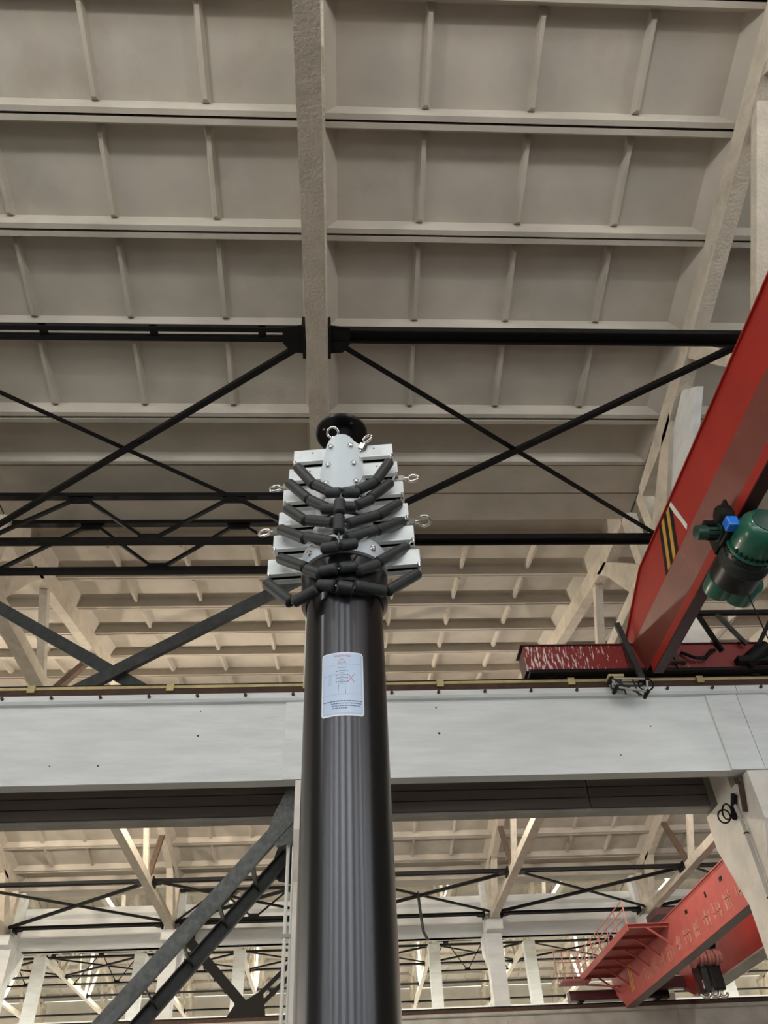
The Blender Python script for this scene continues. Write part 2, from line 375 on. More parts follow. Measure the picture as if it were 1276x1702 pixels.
# ------------------------------------------------------------------ trusses
ORD = ['', 'first', 'second', 'third', 'fourth', 'fifth', 'sixth', 'seventh']
def side(i): return 'standing behind the mast' if i == 0 else f"{ORD[abs(i)]} {'left' if i < 0 else 'right'} of the mast"
def bay(i): return f"{ORD[-i]} field left of the mast" if i < 0 else f"{ORD[i+1]} field right of the mast"
def truss(i, kind, label, group=None):
    x = TX(i)
    if kind == 'A': yb0, yb1, dh, plane = -10.6, 10.1, 0.0, lambda y: h_near(abs(y+0.25)-0.25)
    elif kind == 'B': yb0, yb1, dh, plane = 10.9, 31.6, 0.0, lambda y: h_far(y if y < 21.25 else 42.5-y)
    else:
        o = {'C': 32.0, 'D': 53.5}[kind]
        yb0, yb1, dh = o+0.4, o+SPAN-0.4, DH
        plane = lambda y: 10.25+DH+0.203*((y-o) if y < o+SPAN/2 else (o+SPAN-y))
    yc = (yb0+yb1)/2
    t = thing('roof_truss', (x, yb0, HC+dh), label, 'roof truss', group)
    hb = HC+dh
    MB().box(x-0.135, x+0.135, yb0-0.05, yb1+0.05, hb, hb+0.25).build('bottom_chord', 'truss', t)
    for sgn in (1, -1):
        e = yb0 if sgn > 0 else yb1
        Y = lambda s: e+sgn*s
        cd = 0.37
        # sloping top chord from the eave to the ridge
        pts = [(Y(-0.25), plane(Y(1.3))-0.27), (Y(1.45), plane(Y(1.45))-0.01), (yc, plane(yc)-0.01)]
        poly = [(Y(0.15), plane(Y(0.6))-0.03), (Y(1.45), plane(Y(1.45))-0.01), (yc, plane(yc)-0.01), (yc, plane(yc)-cd), (Y(1.6), plane(Y(1.6))-cd-0.05), (Y(0.15), plane(Y(0.6))-0.24)]
        MB().prism(poly, 'x', x-0.12, x+0.12).build('top_chord', 'truss', t)
        # steep end strut down to the bearing
        MB().prism([(Y(-0.1), hb+0.2), (Y(0.25), hb+0.55), (Y(1.5), plane(Y(1.5))-cd+0.06), (Y(2.0), plane(Y(2.0))-cd+0.04), (Y(1.55), plane(Y(1.55))-cd-0.30), (Y(0.75), hb+0.24)], 'x', x-0.12, x+0.12).build('end_strut', 'truss', t)
        MB().prism([(Y(-0.12), hb+0.1), (Y(0.16), hb+0.1), (Y(0.16), plane(Y(0.6))-0.06), (Y(-0.12), plane(Y(0.6))-0.06)], 'x', x-0.11, x+0.11).build('end_post', 'truss', t)
        if kind == 'A':
            webs = [(3.85, 3.05, 0.22), (4.5, 6.6, 0.15), (9.3, 6.9, 0.15)]
            MB().prism([(Y(2.45), 10.02), (Y(2.84), 9.62), (Y(2.05), 9.06), (Y(0.7), 8.92), (Y(1.1), 9.6)], 'x', x-0.05, x+0.05).build('web_plate', 'white', t)
        elif sgn > 0: webs = [(3.55, 2.35, 0.17), (4.15, 6.25, 0.131), (8.6, 6.6, 0.15)]
        else: webs = [(5.0, 3.8, 0.131), (5.25, 7.3, 0.17), (9.6, 7.6, 0.15)]
        for sb, st, wd in webs:
            p = (x, Y(sb), hb+0.2); q = (x, Y(st), plane(Y(st))-cd+0.08)
            MB().bar(p, q, 0.17, wd, up=(0,1,0)).build('web_member', 'brown' if wd == 0.131 and kind == 'B' else 'truss', t)
    MB().box(x-0.08, x+0.08, yc-0.09, yc+0.09, hb+0.2, plane(yc)-0.3).build('king_post', 'truss', t)
    return t
truss(-1, 'A', 'cream concrete roof truss at the left edge before the valley')
truss(0, 'A', 'cream concrete roof truss directly overhead, its chord running down to the mast top')
truss(1, 'A', 'cream concrete roof truss at upper right, partly behind the red girder')
truss(-1, 'B', 'cream concrete truss behind the dark crossed braces at left, over the second bay')
truss(0, 'B', 'cream concrete truss of the second bay hidden behind the mast')
truss(1, 'B', 'cream concrete truss meeting its column just right of the mast, second bay')
truss(2, 'B', 'cream concrete truss crossing behind the corner column at lower right, second bay')
truss(-2, 'B', 'cream concrete truss at the far left edge of the second bay')
for i in range(-4, 5):
    truss(i, 'C', 'pale truss under the third bay roof, ' + side(i), 'trusses of the third bay')
for i in range(-4, 7):
    truss(i, 'D', 'pale yellowish truss of the farthest bay, ' + side(i), 'trusses of the farthest bay')

# ------------------------------------------------------------------ columns
def column(i, line, label, group=None, half=0.28):
    x = TX(i); y = VAL[line]; tall = line >= 2
    t = thing('concrete_column', (x, y, FL), label, 'column', group)
    top = HC+DH if tall else HC
    hm = 'column'
    cb = 4.38
    # lower shaft with corbels on both sides
    MB().prism([(y-0.50, FL), (y-0.50, 3.25), (y-0.86, 3.75), (y-0.86, cb), (y+0.72, cb), (y+0.72, 3.90), (y+0.32, 3.05), (y+0.32, FL)], 'x', x-half, x+half).build('lower_shaft', hm, t)
    MB().box(x-half+0.02, x+half-0.02, y-0.25, y+0.28, cb, top-0.25).build('upper_shaft', 'column' if line < 2 else 'white', t)
    MB().box(x-half+0.01, x+half-0.01, y-0.62 if not tall else y-0.3, y+0.62, top-0.25, top).build('column_head', 'white', t)
    if line == 2:
        MB().prism([(y+0.27, 7.3), (y+1.1, 7.9), (y+1.1, 8.42), (y+0.27, 8.42)], 'x', x-half, x+half).build('corbel', 'white', t)
        MB().box(x-half+0.01, x+half-0.01, y-0.72, y-0.24, HC-0.35, HC-0.01).build('truss_seat', 'white', t)
    return t
column(-1, 1, 'white column at left edge beside the crossed braces, first row')
column(0, 1, 'white plastered column standing right behind the black mast')
column(1, 1, 'big white rough plaster column at the right edge with a conduit')
for i, lb in [(-2, 'white column at the far left edge of the second row'), (-1, 'pale column behind the lattice brace at lower left, second row'), (0, 'column of the second row hidden behind the mast'), (1, 'tall pale column with corbel just right of the mast, second row'), (2, 'pale column behind the second red crane, second row')]:
    column(i, 2, lb, half=0.31)
for i in range(-4, 5):
    column(i, 3, 'white far column in the bright third row, ' + side(i), 'columns of the third row', half=0.36)

# ------------------------------------------------------------------ crane beams and rails
CHIPS = [(-1.94, 5.06, 0.018), (-1.95, 5.43, 0.012), (-3.18, 4.66, 0.015), (-3.80, 4.67, 0.012), (1.32, 5.42, 0.014), (1.33, 5.03, 0.02), (4.3, 5.08, 0.014), (3.77, 4.66, 0.012), (5.25, 4.62, 0.022)]
def crane_beam(i, y, label, group=None, m='white', detail=True):
    x0, x1 = TX(i)+0.004, TX(i+1)-0.004
    t = thing('crane_beam', ((x0+x1)/2, y, 4.40), label, 'crane beam', group)
    MB().box(x0, x1, y-0.06, y+0.13, 4.41, 5.56).build('beam_web', m, t)
    MB().prism([(y-0.16, 5.56), (y-0.13, 5.53), (y+0.21, 5.53), (y+0.24, 5.56), (y+0.24, 5.64), (y-0.16, 5.64)], 'x', x0, x1).build('top_flange', m, t)
    if detail:
        MB().box(x0, x0+0.45, y-0.095, y-0.05, 4.405, 5.55).build('end_block', m, t)
        MB().box(x1-0.45, x1, y-0.095, y-0.05, 4.405, 5.55).build('end_block', m, t)
        for k in range(9):
            xx = x0+0.36+0.66*k
            MB().cyl((xx, y-0.155, 5.60), (xx, y-0.20, 5.60), 0.022, n=6).build('bolt', 'rail', t)
    return t
crane_beam(-2, 9.76, 'white crane beam beyond the left edge column')
crane_beam(-1, 9.76, 'white concrete crane beam on the left of the mast')
crane_beam(0, 9.76, 'white concrete crane beam between the mast and the right column')
crane_beam(1, 9.76, 'white crane beam end at the far right edge')
for o in [o for o in bpy.data.objects if o.name.startswith('crane_beam')]:
    for cx_, cz_, cr_ in CHIPS:
        if abs(o['org'][0]-cx_) < 2.9: MB().lathe((cx_, 9.701, cz_), (0.1,-1,0.1), [(0, cr_), (0.006, cr_*0.6), (0.008, cr_*0.2)], 7).build('plaster_chip', 'dgrey', o)
def rail(y, x0, x1, label, yellow=True):
    t = thing('crane_rail', ((x0+x1)/2, y, 5.64), label, 'rail')
    MB().box(x0, x1, y-0.10, y+0.10, 5.64, 5.665).build('rail_foot', 'rail', t)
    MB().box(x0, x1, y-0.06, y+0.03, 5.665, 5.757).build('rail_web', 'rail', t)
    MB().box(x0, x1, y-0.068, y+0.05, 5.757, 5.800).build('rail_head', 'yellow' if yellow else 'black', t)
    if yellow:
        k = x0+0.9
        while k < x1:
            MB().box(k-0.05, k+0.05, y-0.10, y-0.07, 5.70, 5.81).build('rail_clip', 'yellow', t); k += 1.9
        MB().box(x0, x1, y-0.06, y+0.04, 5.806, 5.825).build('rail_cap', 'black', t)
    return t
rail(9.70, -9.0, 9.0, 'yellow and brown crane rail along the white beam')
# beams on the other side of the first column row, faced with boards coloured dark for the shade there
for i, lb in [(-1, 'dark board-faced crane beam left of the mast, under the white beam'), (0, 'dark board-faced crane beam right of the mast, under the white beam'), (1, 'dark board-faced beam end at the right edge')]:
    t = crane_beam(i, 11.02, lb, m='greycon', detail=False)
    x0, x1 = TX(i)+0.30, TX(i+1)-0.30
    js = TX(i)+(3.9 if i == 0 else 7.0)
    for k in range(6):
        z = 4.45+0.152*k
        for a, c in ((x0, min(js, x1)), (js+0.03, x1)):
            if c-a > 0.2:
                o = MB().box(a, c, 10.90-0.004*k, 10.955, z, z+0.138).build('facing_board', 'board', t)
for i in range(-3, 3):
    crane_beam(i, 31.25, 'grey crane beam under the black far rail, ' + bay(i), 'crane beams of the second row', m='greycon', detail=False)
rail(31.18, -18, 18, 'black crane rail under the second red crane', False)
# high crane beams of the tall bay, on the second row
for i in range(-4, 4):
    x0, x1 = TX(i)+0.012, TX(i+1)-0.012
    t = thing('crane_beam', ((x0+x1)/2, 32.85, 8.42), 'tall white beam behind the far truss ends, ' + bay(i), 'crane beam', 'high crane beams of the third bay')
    MB().prism([(32.72, 8.42), (32.98, 8.42), (32.98, 9.75), (32.72, 9.75)], 'x', x0, x1).build('beam_web', 'white', t)
    MB().prism([(32.55, 9.62), (32.72, 9.52), (33.1, 9.52), (33.2, 9.62), (33.2, 9.86), (32.55, 9.86)], 'x', x0, x1).build('top_flange', 'white', t)
    MB().prism([(32.60, 8.42), (33.10, 8.42), (33.10, 8.58), (32.60, 8.58)], 'x', x0, x1).build('bottom_flange', 'white', t)
# beams of the third row
for i in range(-5, 5):
    x0, x1 = TX(i)+0.012, TX(i+1)-0.012
    t = thing('crane_beam', ((x0+x1)/2, 52.7, 8.4), 'white crane beam low in the third column row, ' + bay(i), 'crane beam', 'crane beams of the third row')
    MB().box(x0, x1, 52.6, 52.85, 8.4, 9.6).build('beam_web', 'white', t)
    MB().box(x0, x1, 52.45, 53.0, 9.6, 9.85).build('top_flange', 'white', t)

# ------------------------------------------------------------------ ties and bracing between the trusses
HB = 8.92
def tie(x0, x1, y, h, label, double=True, group=None, sz=0.07, plates=4, ends=(1, 1)):
    t = thing('tie_bar', (x0, y, h), label, 'tie bar', group)
    if double:
        for d in (-0.075, 0.075): MB().bar((x0, y+d, h), (x1, y+d, h), sz, sz).build('bar', 'black', t)
        for k in range(plates):
            xx = x0+(x1-x0)*(k+0.6)/plates
            MB().box(xx-0.05, xx+0.05, y-0.11, y+0.11, h-0.02, h+0.02).build('spacer_plate', 'black', t)
    else:
        MB().box(x0, x1, y-0.09, y+0.09, h-0.012, h+0.012).build('channel_web', 'black', t)
        for d in (-0.09, 0.09): MB().box(x0, x1, y+d-0.012, y+d+0.012, h-0.06, h+0.035).build('channel_flange', 'black', t)
    for xx, s, on in ((x0, 1, ends[0]), (x1, -1, ends[1])):
        if not on: continue
        MB().prism([(xx, y-0.17), (xx+s*0.30, y-0.12), (xx+s*0.30, y+0.12), (xx+s*0.20, y+0.26), (xx, y+0.28)], 'z', h-0.05, h-0.03).build('gusset_plate', 'black', t)
        MB().box(min(xx, xx+s*0.04), max(xx, xx+s*0.04), y-0.2, y+0.3, h-0.14, h+0.10).build('end_plate', 'black', t)
    return t
def xbrace(x0, x1, y0, y1, h, label, group=None, sz=0.075):
    t = thing('cross_bracing', ((x0+x1)/2, (y0+y1)/2, h), label, 'bracing', group)
    MB().angle((x0, y0, h), (x1, y1, h), sz, 0.012).build('diagonal', 'black', t)
    MB().angle((x1, y0, h-0.03), (x0, y1, h-0.03), sz, 0.012).build('diagonal', 'black', t)
    c = ((x0+x1)/2, (y0+y1)/2); d = Vector((x1-x0, y1-y0, 0)).normalized()
    MB().bar((c[0]+d.x*0.35, c[1]-d.y*0.35, h-0.05), (c[0]-d.x*0.35, c[1]+d.y*0.35, h-0.05), 0.10, 0.012).build('splice_plate', 'black', t)
    return t
def lattice(x0, x1, y, h0, h1, label):
    t = thing('lattice_bracing', ((x0+x1)/2, y, h0), label, 'bracing')
    MB().box(x0, x1, y-0.06, y+0.06, h0-0.04, h0+0.055).build('bottom_chord', 'black', t)
    MB().box(x0, x1, y-0.06, y+0.06, h1-0.05, h1+0.035).build('top_chord', 'black', t)
    L_ = x1-x0; xs = [x0, x0+0.26*L_, x0+0.5*L_, x0+0.74*L_, x1]
    zs = [h0, h1, h0, h1, h0]
    for a in range(4):
        MB().bar((xs[a], y, zs[a]), (xs[a+1], y, zs[a+1]), 0.06, 0.06, up=(0,1,0)).build('diagonal', 'black', t)
    for a in (1, 2, 3):
        s = 1 if zs[a] == h0 else -1
        MB().prism([(xs[a]-0.24, zs[a]), (xs[a]+0.24, zs[a]), (xs[a]+0.16, zs[a]+s*0.17), (xs[a]-0.16, zs[a]+s*0.17)], 'y', y-0.02, y+0.02).build('gusset_plate', 'black', t)
    return t
g = 0.15
tie(TX(-1)+g, TX(0)-g, 5.86, 8.86, 'black double tie bar meeting the overhead truss from the left', True)
tie(TX(0)+g, TX(1)-g, 5.86, 8.86, 'black channel tie bar running right from the overhead truss', False, ends=(1, 0))
tie(TX(0)+g, TX(1)-g, 10.1, 8.93, 'black tie bar at valley level between mast head and right truss', False, ends=(1, 0))
xbrace(TX(-1)+g, TX(0)-g, 5.98, 9.95, 8.90, 'black crossed bracing overhead on the left of the mast')
xbrace(TX(0)+g, TX(1)-g, 5.98, 9.98, 8.90, 'black crossed bracing overhead on the right of the mast')
lattice(TX(-1)+g, TX(0)-g, 10.12, 8.93, 10.03, 'black lattice bracing at the valley left of the mast, nearer one')
lattice(TX(-1)+g, TX(0)-g, 10.92, 8.93, 10.10, 'black lattice bracing at the valley left of the mast, farther one')
lattice(TX(-1)+g, TX(0)-g, 31.5, 8.98, 10.05, 'black lattice bracing far behind the lattice column brace, second row')
for i, w1 in [(-3, 'beyond the left edge'), (-2, 'at lower left'), (-1, 'behind the grey diagonal column brace'), (0, 'just right of the mast'), (1, 'left of the second red crane'), (2, 'above the second red crane')]:
    tie(TX(i)+g, TX(i+1)-g, 26.85, 8.88, 'upper dark double tie bar of the second bay ' + w1, True, sz=0.085)
    tie(TX(i)+0.33, TX(i+1)-0.33, 31.45, 8.88, 'lower dark double tie bar of the second bay ' + w1, True, sz=0.085)
    xbrace(TX(i)+g, TX(i+1)-g, 27.0, 31.3, 8.88, 'dark crossed bracing of the second bay ' + w1, sz=0.09)
for i in range(-5, 6):
    tie(TX(i)+g, TX(i+1)-g, 54.1, 13.55, 'grey tie bar over the third row columns, ' + bay(i), False, 'near tie bars of the farthest bay')
    tie(TX(i)+g, TX(i+1)-g, 58.6, 13.55, 'thin dark tie bar deeper in the farthest bay, ' + bay(i), True, 'middle tie bars of the farthest bay', sz=0.1, plates=2)
    xbrace(TX(i)+g, TX(i+1)-g, 54.3, 58.4, 13.55, 'thin crossed bracing of the farthest bay, ' + bay(i), 'crossed bracing of the farthest bay', sz=0.10)
    tie(TX(i)+g, TX(i+1)-g, 69.8, 13.55, 'faint tie bar at the very back, ' + bay(i), True, 'back tie bars of the farthest bay', sz=0.1, plates=2)
    tie(TX(i)+g, TX(i+1)-g, 64.2, 13.60, 'faint rod under the farthest ridge, ' + bay(i), False, 'ridge rods of the farthest bay')

for i in (-5, -4, -3, 1, 3, 4, 5):
    lattice(TX(i)+g, TX(i+1)-g, 60.5, 13.5, 15.4, 'thin dark lattice bracing high in the farthest bay, ' + bay(i))

# ------------------------------------------------------------------ steel bracing between the columns
xl, xr = TX(-1)+0.29, TX(0)-0.29
t = thing('column_bracing', ((xl+xr)/2, 10.5, 5.0), 'dark steel cross bracing above the crane rail left of the mast', 'bracing')
d1 = MB(); d1.bar((xr, 10.46, 8.44), (xl, 10.46, 4.95), 0.012, 0.20, up=(0,0,1)); d1.bar((xr, 10.52, 8.36), (xl, 10.52, 4.87), 0.12, 0.014); d1.build('diagonal', 'dgrey', t)
d2 = MB(); d2.bar((xl, 10.62, 8.13), (xr, 10.62, 4.85), 0.012, 0.20, up=(0,0,1)); d2.bar((xl, 10.66, 8.05), (xr, 10.66, 4.77), 0.10, 0.014); d2.build('diagonal', 'dgrey', t)
t = thing('column_bracing', ((xl+xr)/2, 10.4, FL), 'big grey laced steel diagonal brace under the crane beam, lower left', 'bracing')
def chan(y, p, q, mat_, face):
    d = Vector((q[0]-p[0], 0, q[1]-p[1])).normalized(); n = Vector((-d.z, 0, d.x))
    b = MB(); P = Vector((p[0], y, p[1])); Q = Vector((q[0], y, q[1]))
    b.bar(P, Q, 0.016, 0.17, up=(n.x, 0, n.z))
    for s in (-1, 1):
        b.bar(P+n*(0.085*s)+Vector((0, face*0.035, 0)), Q+n*(0.085*s)+Vector((0, face*0.035, 0)), 0.08, 0.014, up=(n.x, 0, n.z))
    return b.build('channel', mat_, t)
pA, qA = (xr-0.02, 4.15), (-5.55, FL+0.10)
chan(10.06, pA, qA, 'bgrey', 1)
chan(11.02, (pA[0], pA[1]-0.08), (qA[0], qA[1]-0.08), 'dgrey', -1)
for k in range(13):
    f = (k+0.35)/13; a = Vector((pA[0]+(qA[0]-pA[0])*f, 10.10, pA[1]+(qA[1]-pA[1])*f)); b_ = Vector((a.x, 10.99, a.z-0.07))
    MB().bar(a, b_, 0.10, 0.012, up=(0.7, 0, 0.7)).build('batten_plate', 'black', t)
MB().prism([(xr+0.02, 4.5), (xr-0.02, 3.75), (xr-0.22, 3.70), (xr-0.36, 3.86), (xr-0.28, 4.12), (xr-0.10, 4.5)], 'y', 10.07, 10.09).build('gusset_plate', 'bgrey', t)
MB().prism([(xr+0.02, 4.4), (xr-0.02, 3.55), (xr-0.25, 3.60), (xr-0.36, 3.80), (xr-0.2, 4.3)], 'y', 11.03, 11.05).build('gusset_plate', 'dgrey', t)
# second row: V brace standing on the crane beam and a diagonal above
t = thing('column_bracing', (TX(-1)+3, 32.0, 5.85), 'black steel V brace meeting at a gusset on the far rail, lower left', 'bracing')
xm = TX(-1)+2.9
for a, c in (((TX(-1)+0.3, 8.50), (xm-0.15, 6.15)), ((TX(0)-0.3, 8.50), (xm+0.15, 6.15))):
    for s in (-0.17, 0.17):
        A = Vector((a[0], 32.0, a[1])); C = Vector((c[0], 32.0, c[1])); n = Vector((-(C-A).normalized().z, 0, (C-A).normalized().x))
        if a[0] > xm or s > 0: MB().bar(A+n*s, C+n*s*0.8, 0.10, 0.15 if a[0] > xm else 0.34, up=(n.x, 0, n.z)).build('diagonal', 'black', t)
    d = C-A
    for k in range(6):
        p = A+d*((k+0.5)/6); MB().bar(p-n*0.06, p+n*0.24, 0.12, 0.09, up=d.normalized()).build('lacing_bar', 'black', t)
MB().prism([(xm-0.75, 5.82), (xm+0.72, 5.82), (xm+0.62, 6.45), (xm+0.55, 6.75), (xm, 6.45), (xm-0.35, 6.38)], 'y', 31.93, 32.07).build('gusset_plate', 'black', t)
t = thing('column_bracing', (TX(-1)+1, 32.4, 8.4), 'black steel diagonal rising above the far beam at lower left', 'bracing')
MB().bar((TX(-1)+0.2, 32.35, 8.55), (TX(0)-0.3, 32.35, 13.2), 0.10, 0.30, up=(0,1,0)).build('diagonal', 'black', t)
MB().prism([(TX(-1)+0.05, 8.2), (TX(-1)+0.75, 8.5), (TX(-1)+0.85, 9.2), (TX(-1)+0.1, 8.9)], 'y', 32.28, 32.32).build('gusset_plate', 'black', t)

# ------------------------------------------------------------------ conduits and cables
t = thing('conduit_pipe', (XC-0.33, 10.2, FL), 'pair of thin white pipes on the column beside the mast', 'pipe')
for k, (dx, r) in enumerate(((-0.035, 0.022), (0.03, 0.016))):
    MB().cyl((XC-0.335+dx, 10.2, FL), (XC-0.335+dx, 10.2, 4.35), r, n=10).build('pipe', 'lampw', t, smooth=40)
for z in (0.5, 1.6, 2.7, 3.8): MB().box(XC-0.40, XC-0.281, 10.17, 10.23, z-0.02, z+0.02).build('pipe_clip', 'greycon', t)
xe = TX(1)-0.28
t = thing('conduit_pipe', (xe, 10.15, FL), 'grey conduit clipped to the rough column at the right edge', 'pipe')
MB().tube([(xe-0.04, 10.20, 4.15), (xe-0.04, 10.16, 3.9), (xe-0.04, 10.16, FL)], 0.024, 10).build('pipe', 'greycon', t, smooth=40)
for z in (3.75, 2.95, 2.1, 1.2): MB().torus((xe-0.04, 10.16, z), (0,0,1), 0.03, 0.008, 12, 6).build('pipe_clip', 'rail', t, smooth=60)
t = thing('iron_bracket', (xe, 10.1, 4.2), 'black iron brackets with cable at the top of the right column', 'bracket')
MB().bar((xe-0.03, 9.86, 4.30), (xe-0.02, 10.02, 3.98), 0.05, 0.07).build('bracket_arm', 'rail', t)
MB().bar((xe-0.01, 9.98, 4.38), (xe-0.04, 9.80, 4.33), 0.05, 0.07).build('bracket_arm', 'rail', t)
MB().bar((xe-0.04, 10.12, 4.26), (xe-0.04, 10.36, 4.02), 0.05, 0.08).build('bracket_arm', 'black', t)
MB().torus((xe-0.10, 10.36, 4.12), (1,0.2,0), 0.10, 0.012, 18, 6).build('cable_loop', 'black', t, smooth=60)
MB().torus((xe-0.13, 10.42, 4.08), (0.7,0.6,0.2), 0.085, 0.012, 18, 6).build('cable_loop', 'black', t, smooth=60)
t = thing('hanging_cable', (2.6, 29.1, 7.2), 'dark cable hanging from crossed bracing right of the mast', 'cable')
MB().tube([(2.68, 29.1, 8.88), (2.72, 29.1, 8.3), (2.78, 29.1, 7.7), (2.92, 29.1, 7.45)], 0.05, 8).build('cable', 'dgrey', t, smooth=40)
MB().torus((2.68, 29.1, 8.86), (1,0,0), 0.12, 0.03, 14, 6).build('knot', 'dgrey', t, smooth=60)
# pendant lamp in the third bay
t = thing('pendant_lamp', (-10.2, 39.0, 12.6), 'small grey bell-shaped pendant lamp hanging in the gap at lower left', 'lamp')
MB().lathe((-10.2, 39, 12.5), (0,0,1), [(0, 0.42), (0.06, 0.41), (0.22, 0.34), (0.42, 0.20), (0.5, 0.10), (0.62, 0.09)], 20).build('lamp_shade', 'dgrey', t, smooth=40)
MB().lathe((-10.2, 39, 12.4), (0,0,1), [(0, 0.12), (0.05, 0.30), (0.10, 0.40)], 20).build('lens', 'lampw', t, smooth=40)
MB().cyl((-10.2, 39, 13.1), (-10.2, 39, 16.66), 0.02, n=6).build('stem', 'dgrey', t)

# lamps along the ridge of the two low bays; they hang just above the chords
def bay_lamp(x, y, h, roof, power, col, label):
    t = thing('pendant_lamp', (x, y, h), label, 'lamp', 'globe lamps under the ridges')
    MB().lathe((x, y, h), (0,0,1), [(0.16, 0.10), (0.20, 0.30), (0.24, 0.30), (0.36, 0.10), (0.48, 0.07)], 20).build('lamp_cap', 'dgrey', t, smooth=40)
    MB().cyl((x, y, h+0.46), (x, y, roof), 0.015, n=6).build('stem', 'dgrey', t)
    d = bpy.data.lights.new('bulb', 'POINT'); d.energy = power; d.color = col; d.shadow_soft_size = 0.16
    o = bpy.data.objects.new('bulb', d); COL.objects.link(o); o.parent = t; o.location = (0, 0, 0.0)
for i in (-2, -1, 0, 1): bay_lamp(TX(i)+3, -0.6, 9.9, h_near(-0.25)+0.28, PA[i], (1.0, 0.97, 0.92), 'globe lamp under the nearest ridge above the picture, ' + bay(i))
for i in (-3, -2, -1, 0, 1, 2): bay_lamp(TX(i)+3, 21.25, 9.1, h_far(21.25)+0.28, PB[i], (1.0, 0.86, 0.70) if i < 0 else (1.0, 0.93, 0.84), 'globe lamp behind the boarded beam, ' + bay(i))

# ------------------------------------------------------------------ red crane of the nearest bay
XG = 4.53
t = thing('overhead_crane', (XG, 9.6, 5.83), 'bright red single-girder overhead crane at upper right', 'crane')
c1 = t
# girder shell: upright webs, slanted lower plates, rail box; the web tapers at the end
ys = [-10.0, 8.45, 9.72]; tops = [6.88, 6.88, 6.42]
for sx, nm in ((-1, 'side_web'), (1, 'side_web')):
    x0 = XG+sx*0.23
    MB().add([(x0, ys[0], 6.26), (x0, ys[2], 6.26), (x0, ys[2], 6.42), (x0, ys[1], 6.88), (x0, ys[0], 6.88),
              (x0-sx*0.012, ys[0], 6.26), (x0-sx*0.012, ys[2], 6.26), (x0-sx*0.012, ys[2], 6.42), (x0-sx*0.012, ys[1], 6.88), (x0-sx*0.012, ys[0], 6.88)],
             [(0,1,2,3,4), (9,8,7,6,5), (0,5,6,1), (1,6,7,2), (2,7,8,3), (3,8,9,4), (4,9,5,0)]).build(nm, 'red', t)
    xa = XG+sx*0.125
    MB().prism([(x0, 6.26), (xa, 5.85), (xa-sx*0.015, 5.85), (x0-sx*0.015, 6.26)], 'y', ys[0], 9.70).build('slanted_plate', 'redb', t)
MB().prism([(ys[0], 6.88), (ys[1], 6.88), (ys[2], 6.42), (ys[2], 6.44), (ys[1], 6.90), (ys[0], 6.90)], 'x', XG-0.26, XG+0.26).build('top_plate', 'red', t)
MB().box(XG-0.125, XG+0.02, ys[0], 9.32, 5.71, 5.85).build('lower_rail', 'red', t)
MB().box(XG-0.122, XG+0.017, ys[0], 9.325, 5.695, 5.709).build('rail_underside', 'redd', t)  # dark sheet: shade below the rail put into its colour
MB().box(XG+0.02, XG+0.125, ys[0], 9.4, 5.80, 5.85).build('rear_flange', 'redd', t)  # coloured dark for the shadowed far side of the girder
MB().box(XG-0.20, XG+0.20, 9.58, 9.60, 5.86, 6.40).build('end_diaphragm', 'redb', t)
for k in range(5):
    y = 7.06+0.105*k; xs_ = XG-0.2345
    MB().add([(xs_, y+0.26, 6.27), (xs_, y+0.36, 6.27), (xs_, y+0.08, 6.87), (xs_, y-0.02, 6.87), (xs_+0.003, y+0.26, 6.27), (xs_+0.003, y+0.36, 6.27), (xs_+0.003, y+0.08, 6.87), (xs_+0.003, y-0.02, 6.87)],
             [(0,1,2,3),(7,6,5,4),(0,4,5,1),(1,5,6,2),(2,6,7,3),(3,7,4,0)]).build('hazard_stripe', 'black' if k % 2 == 0 else 'hazy', t)
pl = [(7.12, 6.86), (7.05, 6.87), (6.97, 6.58), (6.90, 6.33), (6.96, 6.29), (7.01, 6.48), (7.07, 6.66)]
MB().prism(pl, 'x', XG-0.2365, XG-0.2335).build('peeled_patch', 'lampw', t)
# end carriage on the rail
ec = MB().box(2.66, 6.33, 9.50, 9.52, 5.87, 6.28).build('end_carriage_plate', 'splash', t)
MB().box(2.66, 6.33, 9.52, 9.86, 5.90, 6.26).build('end_carriage', 'redd', t)
MB().box(2.62, 6.36, 9.47, 9.88, 6.28, 6.295).build('carriage_top', 'redd', t)
MB().box(2.70, 6.33, 9.49, 9.86, 5.835, 5.885).build('carriage_bottom', 'black', t)
for xx in (3.0, 6.05):
    MB().cyl((xx, 9.60, 5.94), (xx, 9.80, 5.94), 0.135, n=20).build('wheel', 'black', t, smooth=40)
MB().box(4.14, 4.20, 9.46, 9.52, 5.86, 6.36).build('joint_plate', 'redd', t)
MB().box(4.86, 4.92, 9.46, 9.52, 5.86, 6.36).build('joint_plate', 'redd', t)
MB().box(4.60, 5.0, 9.40, 9.50, 5.93, 5.96).build('bracket_shelf', 'rail', t)
# travel motor and its bracket irons
mo = MB().lathe((6.05, 9.42, 6.02), (0.75, -0.35, 0.45), [(-0.18, 0.09), (-0.16, 0.11), (0.12, 0.115), (0.16, 0.09), (0.24, 0.085), (0.26, 0.05)], 16).build('travel_motor', 'black', t, smooth=40)
MB().box(5.75, 6.25, 9.36, 9.50, 5.90, 5.99).build('motor_base', 'black', t)
MB().bar((5.62, 9.48, 6.15), (5.35, 9.36, 6.92), 0.06, 0.06).build('bracket_iron', 'black', t)
MB().bar((5.22, 9.36, 6.75), (6.9, 9.36, 6.75), 0.06, 0.07).build('bracket_iron', 'black', t)
MB().bar((5.98, 9.40, 6.20), (5.68, 9.36, 6.75), 0.05, 0.06).build('bracket_iron', 'dgrey', t)
MB().bar((6.12, 9.40, 6.15), (6.5, 9.36, 6.62), 0.05, 0.06).build('bracket_iron', 'black', t)
